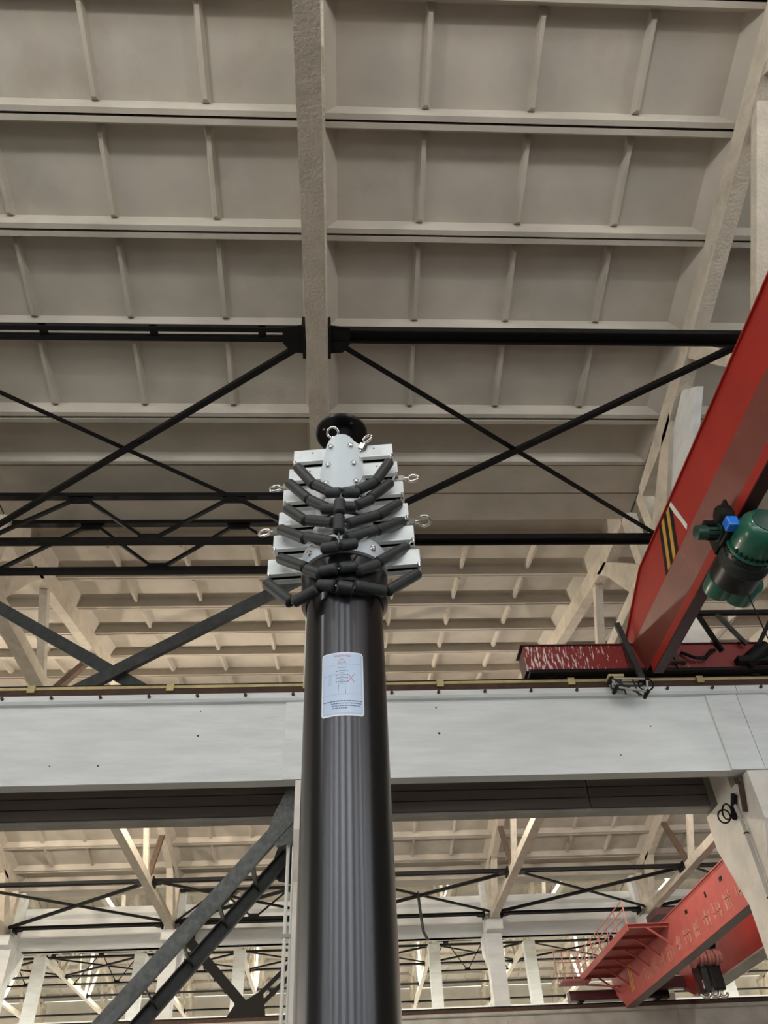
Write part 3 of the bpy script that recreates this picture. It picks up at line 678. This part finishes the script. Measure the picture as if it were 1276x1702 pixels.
MB().tube([(4.98, 9.46, 6.12), (5.12, 9.40, 5.99), (5.28, 9.40, 5.98), (5.42, 9.42, 6.12), (5.5, 9.46, 6.15)], 0.025, 8).build('motor_cable', 'black', t, smooth=40)
MB().tube([(5.55, 9.46, 6.28), (5.75, 9.40, 6.45), (5.95, 9.38, 6.65)], 0.008, 6).build('thin_cable', 'greycon', t, smooth=40)
# arm that carries the current collector
MB().bar((4.13, 9.42, 6.62), (4.27, 9.42, 5.62), 0.05, 0.085, up=(1,0,0)).build('collector_arm', 'dgrey', t)
cg = thing('collector_cage', (4.05, 9.36, 5.5), 'tangled grey current collector cage hanging at the rail by the red crane', 'current collector')
pts = [(3.78, 5.62), (4.28, 5.60), (4.24, 5.40), (3.82, 5.48)]
for yy in (9.32, 9.46):
    for a in range(4):
        p, q = pts[a], pts[(a+1) % 4]
        MB().cyl((p[0], yy, p[1]), (q[0], yy, q[1]), 0.014, n=8).build('frame_rod', 'greycon', cg, smooth=40)
for k, (a, b_) in enumerate([((3.8, 5.62), (4.2, 5.42)), ((3.86, 5.48), (4.26, 5.58)), ((3.9, 5.61), (3.98, 5.44)), ((4.08, 5.6), (4.16, 5.42))]):
    MB().cyl((a[0], 9.33, a[1]), (b_[0], 9.45, b_[1]), 0.012, n=8).build('link_rod', 'dgrey', cg, smooth=40)
for p in pts: MB().cyl((p[0], 9.30, p[1]), (p[0], 9.48, p[1]), 0.028, n=10).build('pivot', 'black', cg, smooth=40)
MB().box(3.76, 3.98, 9.34, 9.50, 5.66, 5.70).build('contact_shoe', 'yellow', cg)
MB().box(3.80, 3.86, 9.36, 9.42, 5.50, 5.68).build('shoe_post', 'lampw', cg)
for k in range(4): MB().torus((3.80+0.03*k, 9.40, 5.55), (1, 0.2, 0), 0.05, 0.010, 12, 6).build('spring_coil', 'dgrey', cg, smooth=60)
MB().torus((4.28, 9.40, 5.56), (0.2,1,0), 0.10, 0.012, 16, 6).build('cable_loop', 'black', cg, smooth=60)

# ------------------------------------------------------------------ electric hoist under the near crane
hx, hh = 4.47, 5.34
t = thing('electric_hoist', (hx, 6.4, hh), 'green and black electric hoist hanging under the red girder', 'hoist')
MB().lathe((hx, 5.98, hh), (0,-1,0), [(-0.18, 0.245), (-0.14, 0.25), (0.04, 0.25), (0.12, 0.235), (0.19, 0.19), (0.215, 0.14), (0.22, 0.0)], 32).build('motor_cover', 'green', t, smooth=35)
MB().lathe((hx, 5.77, hh), (0,-1,0), [(0, 0.15), (0.012, 0.15), (0.02, 0.13)], 24).build('fan_grille', 'dgreen', t, smooth=35)
for k in range(12):
    a = -0.1-0.24*k
    p = Vector((hx+0.235*math.cos(a), 6.12, hh+0.235*math.sin(a)))
    MB().bar(p, p+Vector((0, 0.13, 0)), 0.022, 0.06, up=(math.cos(a), 0, math.sin(a))).build('cooling_fin', 'black', t)
MB().lathe((hx, 6.16, hh), (0,1,0), [(0, 0.27), (0.03, 0.275), (0.05, 0.26)], 32).build('motor_flange', 'green', t, smooth=35)
MB().lathe((hx, 6.22, hh), (0,1,0), [(0, 0.262), (0.5, 0.262), (0.52, 0.24)], 32).build('drum_housing', 'mblack', t, smooth=35)
for k in range(8): MB().torus((hx, 6.30+0.022*k, hh), (0,1,0), 0.263, 0.010, 32, 6).build('rope_turn', 'dgrey', t, smooth=60)
MB().lathe((hx-0.10, 6.74, hh+0.02), (0,1,0), [(0, 0.17), (0.04, 0.175), (0.24, 0.165), (0.27, 0.14)], 24).build('gearbox', 'green', t, smooth=35)
MB().lathe((hx+0.13, 6.74, hh-0.03), (0,1,0), [(0, 0.20), (0.04, 0.205), (0.26, 0.195), (0.30, 0.16)], 24).build('gearbox', 'green', t, smooth=35)
MB().box(hx-0.16, hx+0.10, 6.05, 6.6, hh+0.20, hh+0.31).build('trolley_frame', 'black', t)
for yy in (6.12, 6.5):
    for sx in (-1, 1):
        MB().cyl((hx+sx*0.10-0.03, yy, hh+0.46), (hx+sx*0.14-0.03, yy, hh+0.46), 0.06, n=14).build('trolley_wheel', 'black', t, smooth=35)
        MB().box(hx+sx*0.14-0.045, hx+sx*0.14-0.015, yy-0.1, yy+0.1, hh+0.24, hh+0.56).build('side_plate', 'black', t)
MB().box(hx-0.30, hx-0.17, 6.04, 6.30, hh+0.08, hh+0.36).build('drive_gear_case', 'black', t, bevel=0.03)
MB().lathe((hx-0.30, 6.08, hh+0.36), (1,0,0), [(0, 0.11), (0.03, 0.125), (0.12, 0.125), (0.15, 0.09)], 20).build('gear_cover', 'black', t, smooth=35)
MB().lathe((hx-0.28, 6.24, hh+0.34), (1,0,0), [(0, 0.08), (0.12, 0.085)], 16).build('gear_cover', 'mblack', t, smooth=35)
MB().lathe((hx-0.30, 6.20, hh+0.22), (-1,0,0), [(0, 0.105), (0.02, 0.105), (0.02, 0.075), (0.14, 0.075), (0.14, 0.086), (0.25, 0.082), (0.262, 0.06)], 18).build('drive_motor', 'dgreen', t, smooth=35)
for k in range(9):
    a = 2*pi*k/9; p = Vector((hx-0.32, 6.20+0.078*math.cos(a), hh+0.22+0.078*math.sin(a)))
    MB().bar(p, p+Vector((-0.12, 0, 0)), 0.008, 0.02, up=(0, math.cos(a), math.sin(a))).build('motor_fin', 'black', t)
MB().box(hx-0.45, hx-0.33, 6.13, 6.27, hh+0.28, hh+0.34).build('terminal_box', 'black', t)
MB().box(hx-0.335, hx-0.205, 5.90, 6.03, hh+0.07, hh+0.20).build('switch_box', 'blue', t, bevel=0.018)
MB().bar((hx+0.25, 6.45, hh+0.05), (hx+0.45, 6.45, hh+0.10), 0.12, 0.16).build('side_bracket', 'black', t)
MB().cyl((hx-0.08, 6.50, hh-0.2), (hx-0.08, 6.50, FL+1.2), 0.008, n=6).build('hoist_rope', 'black', t)

# ------------------------------------------------------------------ lower red crane of the second bay
X2 = 9.6
t = thing('overhead_crane', (X2, 31.2, 5.83), 'faded red overhead crane beyond the right column, with walkway', 'crane')
pr = [(11.3, 6.10), (12.3, 5.52), (30.15, 5.52), (31.20, 6.08), (31.20, 6.66), (11.3, 6.66)]
gd = MB().prism(pr, 'x', X2, X2+0.30).build('girder', 'redf', t)
MB().box(X2-0.035, X2+0.30, 12.3, 30.1, 5.44, 5.518).build('bottom_flange', 'redf', t)
MB().box(X2-0.03, X2+0.29, 12.3, 30.1, 5.425, 5.439).build('flange_underside', 'redd', t)  # dark sheet: shade under the flange put into its colour
MB().box(X2-0.03, X2+0.33, 11.3, 31.2, 6.66, 6.69).build('top_flange', 'redf', t)
for k, ww in enumerate([0.5, 0.42, 0.3, 0.5, 0.34, 0.42, 0.28, 0.46, 0.46, 0.3, 0.46, 0.4]):
    y = 27.3-0.78*k; ww *= 1.25
    for j in range(3):
        MB().box(X2-0.006, X2-0.002, y-ww*0.5+j*ww*0.36, y-ww*0.5+j*ww*0.36+0.06+0.03*((k+j) % 3), 5.66+0.05*((k*j) % 3), 6.06-0.04*((k+2*j) % 3)).build('worn_marking', 'wornmark', gd)
    MB().box(X2-0.006, X2-0.002, y-ww*0.45, y+ww*0.4, 5.80+0.1*(k % 2), 5.83+0.1*(k % 2)).build('worn_marking', 'wornmark', gd)
for yy in (20.2, 22.9): MB().box(X2-0.008, X2-0.002, yy, yy+0.18, 6.32, 6.42).build('hole', 'black', gd)
MB().box(X2-0.008, X2-0.002, 21.4, 21.5, 6.28, 6.42).build('hole', 'black', gd)
for yy in (28.85, 29.05): MB().box(X2-0.008, X2-0.002, yy, yy+0.09, 5.7, 6.5).build('pale_stripe', 'hazy', gd)
MB().box(7.95, 11.5, 31.0, 31.4, 5.86, 6.16).build('end_carriage', 'redd', t)
for xx in (8.35, 11.1): MB().cyl((xx, 31.05, 5.95), (xx, 31.35, 5.95), 0.15, n=16).build('wheel', 'black', t, smooth=40)
MB().box(10.6, 11.45, 30.9, 31.0, 5.9, 6.05).build('drive_box', 'black', t)
# second girder
MB().prism([(11.3, 6.10), (12.3, 5.70), (30.0, 5.70), (30.9, 6.05), (30.9, 7.0), (11.3, 7.0)], 'x', 12.0, 12.55).build('girder', 'red', t)
MB().box(11.98, 12.57, 12.3, 30.0, 5.66, 5.70).build('bottom_flange', 'greycon', t)
MB().box(10.15, 12.0, 30.5, 30.8, 6.05, 6.4).build('end_tie', 'redd', t)
MB().box(9.7, 12.5, 25.5, 26.5, 7.02, 7.22).build('trolley', 'redd', t)
# walkway with railings on the near side of the girder
wk = MB().box(8.35, X2, 24.5, 30.6, 6.50, 6.53).build('walkway_floor', 'redf', t)
MB().box(8.33, 8.37, 24.5, 30.6, 6.34, 6.53).build('walkway_edge', 'redf', t)
for k in range(6):
    y = 24.6+1.18*k
    MB().bar((8.36, y, 6.46), (X2, y, 6.46), 0.06, 0.08).build('floor_joist', 'redf', wk)
    MB().bar((8.9, y, 6.46), (X2, y, 5.95), 0.05, 0.05).build('floor_strut', 'redf', wk)
for k in range(7):
    y = 24.5+1.02*k
    MB().cyl((8.35, y, 6.50), (8.35, y, 7.15), 0.02, n=6).build('railing_post', 'hookred', t)
for z in (6.72, 6.93, 7.15): MB().cyl((8.35, 24.5, z), (8.35, 30.6, z), 0.018, n=6).build('railing_bar', 'hookred', t)
MB().box(7.6, 8.6, 30.2, 31.0, 6.30, 6.36).build('landing', 'redf', t)
for xx in (7.62, 7.9, 8.2, 8.5): MB().cyl((xx, 31.0, 6.3), (xx, 31.0, 7.4), 0.02, n=6).build('railing_post', 'hookred', t)
for z in (6.7, 7.05, 7.4): MB().cyl((7.6, 31.0, z), (8.6, 31.0, z), 0.018, n=6).build('railing_bar', 'hookred', t)
for k in range(3): MB().bar((8.6+0.15*k, 30.9, 6.3), (X2-0.1*k, 30.3, 6.1), 0.04, 0.05).build('brace', 'redf', t)
# hoist under this crane, beside the right column
t = thing('electric_hoist', (9.62, 18.1, 5.0), 'small dark green hoist under the faded red girder at right edge', 'hoist')
MB().lathe((9.42, 18.0, 5.25), (-1,0,0), [(0, 0.14), (0.25, 0.14), (0.30, 0.10), (0.36, 0.09)], 18).build('drive_motor', 'mblack', t, smooth=35)
MB().box(9.40, 9.9, 17.7, 18.4, 5.15, 5.45).build('trolley_frame', 'black', t)
MB().lathe((9.70, 17.6, 4.85), (0,1,0), [(0, 0.15), (0.05, 0.24), (0.5, 0.25), (0.9, 0.24), (0.95, 0.15)], 22).build('drum_housing', 'dgreen', t, smooth=35)
MB().box(9.66, 9.74, 17.7, 18.4, 4.9, 5.2).build('hanger', 'black', t)
for dx in (-0.06, 0.08): MB().cyl((9.7+dx, 18.0, 4.65), (9.7+dx, 18.0, FL+1.0), 0.012, n=6).build('hoist_rope', 'black', t)
# hook block hanging between the girders
t = thing('hook_block', (10.95, 26.0, 5.0), 'pale red striped hook block with steel hooks behind the faded girder', 'hook block')
for k in range(6): MB().cyl((10.70+0.12*k, 26.0, 5.95), (10.70+0.12*k, 26.0, 7.1), 0.022, n=6).build('rope', 'dgrey', t)
MB().cyl((10.60, 26.0, 6.28), (11.42, 26.0, 6.28), 0.15, n=18).build('upper_sheave', 'mblack', t, smooth=40)
for k in range(7): MB().cyl((10.62+0.12*k, 25.85, 5.87), (10.71+0.12*k, 25.85, 5.87), 0.22 if k % 2 else 0.19, n=18).build('sheave', 'hookred', t, smooth=40)
MB().lathe((10.56, 25.82, 5.84), (-1, -0.2, 0), [(0, 0.25), (0.03, 0.25), (0.05, 0.2)], 18).build('sheave_guard', 'hookred', t, smooth=40)
MB().box(10.55, 10.68, 25.9, 26.1, 4.95, 5.8).build('side_plate', 'redd', t)
MB().box(10.74, 10.92, 25.85, 26.15, 4.98, 5.8).build('side_plate', 'dgrey', t, bevel=0.02)
MB().box(10.98, 11.36, 25.85, 26.15, 5.02, 5.8).build('side_plate', 'mblack', t, bevel=0.05)
for xx in (10.72, 11.00, 11.26): MB().torus((xx, 25.95, 4.98), (0.3,1,0), 0.12, 0.045, 16, 8, 0.2, 4.4).build('hook', 'chrome', t, smooth=60)
for xx in (10.72, 11.00, 11.26): MB().cyl((xx, 25.95, 5.06), (xx, 25.95, 5.3), 0.05, n=10).build('hook_shank', 'chrome', t, smooth=40)

# ------------------------------------------------------------------ the telescopic mast
MX, MY = 0.012, 2.40; ANG = -6.0
mast = thing('telescopic_mast', (MX, MY, FL), 'black telescopic mast with pale clamp head and charcoal roller loops, foreground', 'mast')
RT = 0.144
MB().lathe((MX, MY, FL+0.05), (0,0,1), [(0, RT), (1.78-FL-0.05, RT)], 96).build('outer_tube', 'mast', mast, smooth=30)
MB().lathe((MX, MY, FL), (0,0,1), [(0, 0.42), (0.03, 0.42), (0.05, 0.20), (0.12, 0.17)], 48).build('base_plate', 'mblack', mast, smooth=30)
MB().lathe((MX, MY, 1.765), (0,0,1), [(0, 0.150), (0.015, 0.166), (0.13, 0.170), (0.15, 0.160)], 64).build('black_collar', 'mblack', mast, smooth=30)
LV = [(2.62, 0.226, 0.088), (2.50, 0.243, 0.098), (2.37, 0.262, 0.110), (2.235, 0.274, 0.122), (2.105, 0.290, 0.136), (1.975, 0.305, 0.150)]
ca, sa = math.cos(math.radians(ANG)), math.sin(math.radians(ANG))
def hd(x, y, z): return (MX+x*ca-y*sa, MY+x*sa+y*ca, z)         # head frame: turned a little on the mast
def hbox(b, x0, x1, y0, y1, z0, z1):
    vs = [hd(*v) for v in [(x0,y0,z0),(x1,y0,z0),(x1,y1,z0),(x0,y1,z0),(x0,y0,z1),(x1,y0,z1),(x1,y1,z1),(x0,y1,z1)]]
    return b.add(vs, [(3,2,1,0),(4,5,6,7),(0,1,5,4),(1,2,6,5),(2,3,7,6),(3,0,4,7)])
for k, (z, L_, r) in enumerate(LV):
    MB().lathe((MX, MY, z-0.055), (0,0,1), [(0.005, r-0.008), (0.012, r), (0.090, r), (0.098, r-0.008)], 48).build('clamp_collar', 'silver', mast, smooth=30)
    if k: MB().lathe((MX, MY, z+0.045), (0,0,1), [(0, r-0.03), (0.04, r-0.03)], 40).build('section_tube', 'mblack', mast, smooth=30)
    for s in (-1, 1):
        # channel arm: front wall, top, back wall, and a bottom lip that leaves a dark slot
        xa, xb = sorted((s*(r-0.03), s*L_))
        b = MB(); hbox(b, xa, xb, -0.034, -0.028, z-0.034, z+0.040); hbox(b, xa, xb, 0.028, 0.034, z-0.034, z+0.040)
        hbox(b, xa, xb, -0.034, 0.034, z+0.034, z+0.040); hbox(b, xa, xb, -0.034, -0.012, z-0.038, z-0.032); hbox(b, xa, xb, 0.006, 0.034, z-0.038, z-0.032)
        ar = b.build('clamp_arm', 'silver', mast, bevel=0.003)
        hbox(MB(), min(s*L_, s*(L_-0.006)), max(s*L_, s*(L_-0.006)), -0.032, 0.032, z-0.034, z+0.037).build('end_cap', 'silver', ar, bevel=0.002)
        hbox(MB(), xa+0.004, xb-0.004, -0.026, 0.026, z-0.022, z-0.016).build('slot_floor', 'mblack', ar)
        hbox(MB(), s*L_*0.62-0.002, s*L_*0.62+0.004, -0.0355, -0.0335, z+0.012, z+0.018).build('punch_mark', 'mblack', ar)
# egg-shaped front cover bent round the head
def wrap(u, z, R): return hd(R*math.sin(u/R), -R*math.cos(u/R), z)
def egg_w(z):
    f = (z-2.292)/(2.632-2.292); f = min(max(f, 0), 1)
    return 0.102*math.sqrt(max(0, 1-((f-0.36)/0.36)**2)) if f < 0.36 else (0.102-0.032*((f-0.36)/0.40) if f < 0.76 else 0.070*math.sqrt(max(0, 1-((f-0.76)/0.24)**2)))
b = MB(); rows = 24; cols = 12; vs = []; fs = []
for side, R in ((0, 0.138), (1, 0.124)):
    for i in range(rows+1):
        z = 2.292+(2.632-2.292)*(0.5-0.5*math.cos(pi*i/rows)); wz = max(egg_w(z), 0.002)
        for j in range(cols+1):
            vs.append(wrap(wz*(2*j/cols-1), z, R))
K = (rows+1)*(cols+1); id_ = lambda s, i, j: s*K+i*(cols+1)+j
for i in range(rows):
    for j in range(cols):
        fs.append((id_(0,i,j), id_(0,i,j+1), id_(0,i+1,j+1), id_(0,i+1,j))); fs.append((id_(1,i+1,j), id_(1,i+1,j+1), id_(1,i,j+1), id_(1,i,j)))
    fs.append((id_(0,i,0), id_(0,i+1,0), id_(1,i+1,0), id_(1,i,0))); fs.append((id_(0,i,cols), id_(1,i,cols), id_(1,i+1,cols), id_(0,i+1,cols)))
cov = b.add(vs, fs).build('front_cover', 'pale', mast, smooth=50)
def bolt(u, z, R, parent):
    p = Vector(wrap(u, z, R)); n = (p-Vector((MX, MY, z))).normalized()
    MB().lathe(p, n, [(-0.004, 0.013), (0.003, 0.013), (0.003, 0.009), (0.012, 0.009), (0.014, 0.006)], 12).build('bolt', 'chrome', parent, smooth=35)
for u, z in [(-0.043, 2.555), (0.043, 2.555), (-0.055, 2.442), (0.055, 2.442), (-0.064, 2.335), (0.064, 2.335)]: bolt(u, z, 0.139, cov)
# lower ring flange
fl = MB().lathe((MX, MY, 1.915), (0,0,1), [(0, 0.160), (0.004, 0.172), (0.085, 0.172), (0.10, 0.160)], 64).build('ring_flange', 'pale', mast, smooth=30)
bolt(-0.135, 1.955, 0.173, fl); bolt(0.135, 1.955, 0.173, fl); bolt(0.0, 1.955, 0.173, fl)
# top plate
MB().lathe((MX, MY, 2.67), (0,0,1), [(0, 0.045), (0.13, 0.045)], 32).build('top_tube', 'mblack', mast, smooth=30)
tp = MB().lathe((MX-0.01, MY+0.02, 2.80), (0,0,1), [(0, 0.115), (0.006, 0.122), (0.022, 0.122), (0.028, 0.116)], 64).build('top_plate', 'mblack', mast, smooth=30)
for a in range(4):
    an = a*pi/2+0.5; MB().cyl((MX-0.01+0.095*math.cos(an), MY+0.02+0.095*math.sin(an), 2.803), (MX-0.01+0.095*math.cos(an), MY+0.02+0.095*math.sin(an), 2.795), 0.007, n=10).build('screw', 'chrome', tp, smooth=40)
# eye bolts
def eye(p, d, nrm, R=0.024, r=0.0062):
    p = Vector(p); d = Vector(d).normalized()
    e = MB().cyl(p, p+d*0.05, 0.0085, n=12).build('eye_bolt', 'chrome', mast, smooth=40)
    MB().lathe(p+d*0.006, d, [(0.004, 0.021), (0.030, 0.021)], 6).build('nut', 'chrome', e)
    MB().torus(p+d*(0.05+R), nrm, R, r, 24, 10).build('ring', 'chrome', e, smooth=60)
for s, L_, z, nr in [(-1, 0.243, 2.458, (0.15,1,-0.3)), (1, 0.243, 2.458, (0.25,1,-0.2)), (-1, 0.274, 2.195, (0.2,1,-0.3)), (1, 0.274, 2.195, (0.1,0.35,1))]:
    eye(hd(s*(L_-0.01), 0.0, z), (s*ca, s*sa, 0), nr)
eye(hd(-0.042, -0.045, 2.655), (-0.05, -0.35, 1), (0.1, 0.75, 0.6), 0.025)
eye(hd(0.078, -0.035, 2.62), (0.45, -0.35, 0.8), (0.55, 0.8, -0.1), 0.023)
# roller loops: a wire with rubber sleeves, hung from arm to arm in front of the head
CH = [
  [([-0.191, 2.311, 2.467], [-0.111, 2.257, 2.296]), ([-0.109, 2.256, 2.302], [-0.041, 2.22, 2.22]), ([-0.062, 2.225, 2.222], [0.001, 2.2, 2.198]), ([0.003, 2.2, 2.197], [0.073, 2.222, 2.219]), ([0.064, 2.222, 2.232], [0.139, 2.262, 2.32]), ([0.139, 2.262, 2.317], [0.213, 2.312, 2.502])],
  [([-0.225, 2.337, 2.394], [-0.131, 2.269, 2.226]), ([-0.131, 2.269, 2.226], [-0.057, 2.228, 2.14]), ([-0.08, 2.23, 2.137], [-0.01, 2.2, 2.108]), ([-0.007, 2.2, 2.121], [0.059, 2.21, 2.127]), ([0.059, 2.22, 2.144], [0.125, 2.253, 2.213]), ([0.116, 2.248, 2.215], [0.211, 2.311, 2.369])],
  [([-0.228, 2.339, 2.243], [-0.14, 2.275, 2.11]), ([-0.137, 2.274, 2.117], [-0.028, 2.215, 2.046]), ([0.019, 2.206, 2.03], [0.147, 2.267, 2.137]), ([0.147, 2.267, 2.134], [0.245, 2.337, 2.27])],
  [([-0.252, 2.359, 2.146], [-0.139, 2.275, 2.015]), ([-0.14, 2.275, 2.025], [-0.023, 2.213, 1.942]), ([0.012, 2.205, 1.953], [0.139, 2.262, 2.049]), ([0.139, 2.262, 2.048], [0.256, 2.345, 2.173])],
  [([-0.245, 2.352, 1.983], [-0.135, 2.272, 1.869]), ([-0.136, 2.273, 1.862], [-0.074, 2.236, 1.805]), ([-0.081, 2.24, 1.821], [-0.011, 2.21, 1.813]), ([-0.01, 2.209, 1.813], [0.057, 2.219, 1.829]), ([0.056, 2.218, 1.805], [0.142, 2.264, 1.875]), ([0.139, 2.262, 1.884], [0.264, 2.352, 2.04])],
  [([-0.291, 2.365, 1.871], [-0.184, 2.306, 1.728]), ([-0.18, 2.303, 1.726], [-0.085, 2.242, 1.744]), ([-0.087, 2.243, 1.762], [-0.021, 2.213, 1.734]), ([-0.018, 2.212, 1.734], [0.046, 2.214, 1.721]), ([0.046, 2.214, 1.735], [0.163, 2.278, 1.756]), ([0.169, 2.281, 1.758], [0.302, 2.365, 1.911])],
  [([-0.076, 2.215, 1.913], [-0.008, 2.185, 1.899]), ([-0.008, 2.185, 1.901], [0.06, 2.198, 1.926])],
  [([-0.006, 2.155, 2.114], [-0.007, 2.155, 2.037]), ([-0.009, 2.155, 2.028], [-0.01, 2.155, 1.938])],
]
ANCH = [(0, 2.583), (1, 2.463), (2, 2.333), (3, 2.198), (4, 2.068), (5, 1.938)]
def sleeve(p, q, par, r=0.0225):
    p = Vector(p); q = Vector(q); d = q-p; n = d.length
    MB().lathe(p, d, [(0.001, 0.012), (0.003, r-0.005), (0.008, r), (n-0.008, r), (n-0.003, r-0.005), (n-0.001, 0.012)], 20).build('rubber_sleeve', 'sleeve', par, smooth=30)
for k, ch in enumerate(CH):
    pts = [Vector(p) for seg in ch for p in seg]
    if k < 6:
        lv = ANCH[k]; L_ = LV[lv[0]][1]
        pts = [Vector(hd(-L_+0.006, -0.03, lv[1]))] + pts + [Vector(hd(L_-0.006, -0.03, lv[1]))]
    elif k == 6: pts = [Vector((-0.14, 2.275, 2.01))] + pts + [Vector((0.12, 2.26, 2.03))]
    else: pts = [Vector((0.0, 2.20, 2.198))] + pts + [Vector((-0.01, 2.17, 1.925)), Vector((-0.01, 2.185, 1.90))]
    wr = MB().tube(pts, 0.004, 8).build('roller_wire', 'chrome', mast, smooth=40)
    for a, c in ch: sleeve(a, c, wr)
    if k < 6:
        for e in (pts[0], pts[-1]):
            MB().lathe(e+Vector((0, 0, -0.012)), (0,0,1), [(0, 0.007), (0.016, 0.009)], 10).build('shackle', 'chrome', wr, smooth=40)

# warning label on the tube: bent film with printed marks
R0 = RT+0.0006
LBU0, LBU1, LBZ0, LBZ1 = -0.083, 0.062, 1.238, 1.478
def lab(u, z, k): R = R0+0.0004*k; return (MX+R*math.sin(u/RT), MY-R*math.cos(u/RT), z)
def patch(b, u0, u1, z0, z1, k, rad=0.0, n=16):
    vs = []; fs = []
    for i in range(n+1):
        u = u0+(u1-u0)*i/n; cut = 0
        if rad:
            d = min(u-u0, u1-u)
            if d < rad: cut = rad-math.sqrt(max(0, rad*rad-(rad-d)**2))
        vs += [lab(u, z0+cut, k), lab(u, z1-cut, k)]
    for i in range(n): fs.append((2*i, 2*i+2, 2*i+3, 2*i+1))
    return b.add(vs, fs)
def line(b, u0, z0, u1, z1, w_, k):
    n = 8; d = Vector((u1-u0, z1-z0)).normalized(); nn = Vector((-d.y, d.x))*w_/2; vs = []; fs = []
    for i in range(n+1):
        f = i/n; u = u0+(u1-u0)*f; z = z0+(z1-z0)*f
        vs += [lab(u-nn.x, z-nn.y, k), lab(u+nn.x, z+nn.y, k)]
    for i in range(n): fs.append((2*i, 2*i+2, 2*i+3, 2*i+1))
    return b.add(vs, fs)
def lbuild(b, name, m, parent):
    o = b.build(name, m, parent)
    # faces look outward
    bm = bmesh.new(); bm.from_mesh(o.data); bm.faces.ensure_lookup_table()
    for f in bm.faces:
        c = f.calc_center_median()
        if f.normal.x*c.x+f.normal.y*c.y < 0: f.normal_flip()
    bm.to_mesh(o.data); bm.free()
    return o
film = lbuild(patch(MB(), LBU0, LBU1, LBZ0, LBZ1, 0, 0.010, 32), 'warning_label', 'stickw', mast)
tag(film, 'pale blue warning label with red heading')
lbuild(patch(MB(), LBU0+0.004, LBU1-0.004, LBZ0+0.006, LBZ1-0.004, 1, 0.008, 32), 'label_field', 'sticker', film)
b = MB()
for z in (1.247,): line(b, LBU0+0.008, z, LBU1-0.008, z, 0.0009, 2)
line(b, LBU0+0.008, 1.247, LBU0+0.008, 1.40, 0.0007, 2); line(b, LBU1-0.008, 1.247, LBU1-0.008, 1.466, 0.0007, 2)
line(b, LBU0+0.014, 1.427, LBU1-0.010, 1.432, 0.0009, 2); line(b, LBU0+0.012, 1.315, LBU1-0.010, 1.318, 0.0006, 2)
lbuild(b, 'ruled_lines', 'inkg', film)
uc = -0.012
b = MB()
for a, c in (((uc-0.014, 1.435), (uc+0.014, 1.435)), ((uc-0.014, 1.435), (uc, 1.456)), ((uc+0.014, 1.435), (uc, 1.456)), ((uc, 1.441), (uc, 1.450)), ((uc, 1.4375), (uc, 1.439))):
    line(b, a[0], a[1], c[0], c[1], 0.0013, 2)
lbuild(b, 'warning_triangle', 'inkred', film)
b = MB(); line(b, uc+0.019, 1.392, uc+0.042, 1.362, 0.0018, 2); line(b, uc+0.042, 1.392, uc+0.019, 1.362, 0.0018, 2)
lbuild(b, 'red_cross', 'inkred', film)
b = MB()
for k, z in enumerate((1.403, 1.388, 1.376, 1.362)):
    for s in (-1, 1):
        line(b, uc+s*0.006, z+0.003, uc+s*0.019, z-0.001, 0.0016, 2); line(b, uc+s*0.019, z-0.001, uc+s*0.019, z+0.004, 0.0016, 2)
    line(b, uc-0.009, z+0.002, uc+0.009, z+0.002, 0.0016, 2); line(b, uc-0.006, z-0.005, uc+0.006, z-0.005, 0.0008, 2)
for s in (-1, 1): line(b, uc+s*0.010, 1.357, uc+s*0.013, 1.318, 0.0010, 2)
line(b, LBU0+0.012, 1.388, uc-0.018, 1.393, 0.0012, 2)
lbuild(b, 'mast_drawing', 'ink', film)
b = MB()
line(b, LBU0+0.028, 1.386, LBU0+0.028, 1.358, 0.0009, 2); line(b, LBU0+0.034, 1.386, LBU0+0.034, 1.358, 0.0009, 2)
line(b, LBU0+0.025, 1.360, LBU0+0.031, 1.350, 0.0009, 2); line(b, LBU0+0.037, 1.360, LBU0+0.031, 1.350, 0.0009, 2)
line(b, uc-0.014, 1.417, uc+0.016, 1.418, 0.0030, 2)
lbuild(b, 'down_arrow', 'inkg', film)
b = MB()
for r_, (a0, a1) in enumerate(((-0.074, 0.055), (-0.048, 0.052), (-0.046, 0.050), (-0.045, 0.010))):
    u = a0; z = 1.291-0.0085*r_
    while u < a1-0.004:
        l = random.uniform(0.004, 0.011); line(b, u, z, min(u+l, a1), z, 0.0032, 2); u += l+0.0016
lbuild(b, 'small_print', 'ink', film)
# red heading
cu = bpy.data.curves.new('heading', 'FONT'); cu.body = 'Warning'; cu.size = 0.0145; cu.align_x = 'CENTER'
to = bpy.data.objects.new('heading', cu); COL.objects.link(to)
dg = bpy.context.evaluated_depsgraph_get(); me = bpy.data.meshes.new_from_object(to.evaluated_get(dg))
bpy.data.objects.remove(to)
b = MB(); b.add([lab(uc+v.co.x*1.1, 1.4605+v.co.y*0.85, 3) for v in me.vertices], [tuple(p.vertices) for p in me.polygons])
lbuild(b, 'heading', 'inkred', film)
# dark patch where the tube enters the collar
MB().box(MX-0.03, MX+0.02, MY-RT-0.006, MY-RT+0.02, 1.72, 1.775).build('dark_block', 'mblack', mast, bevel=0.004)
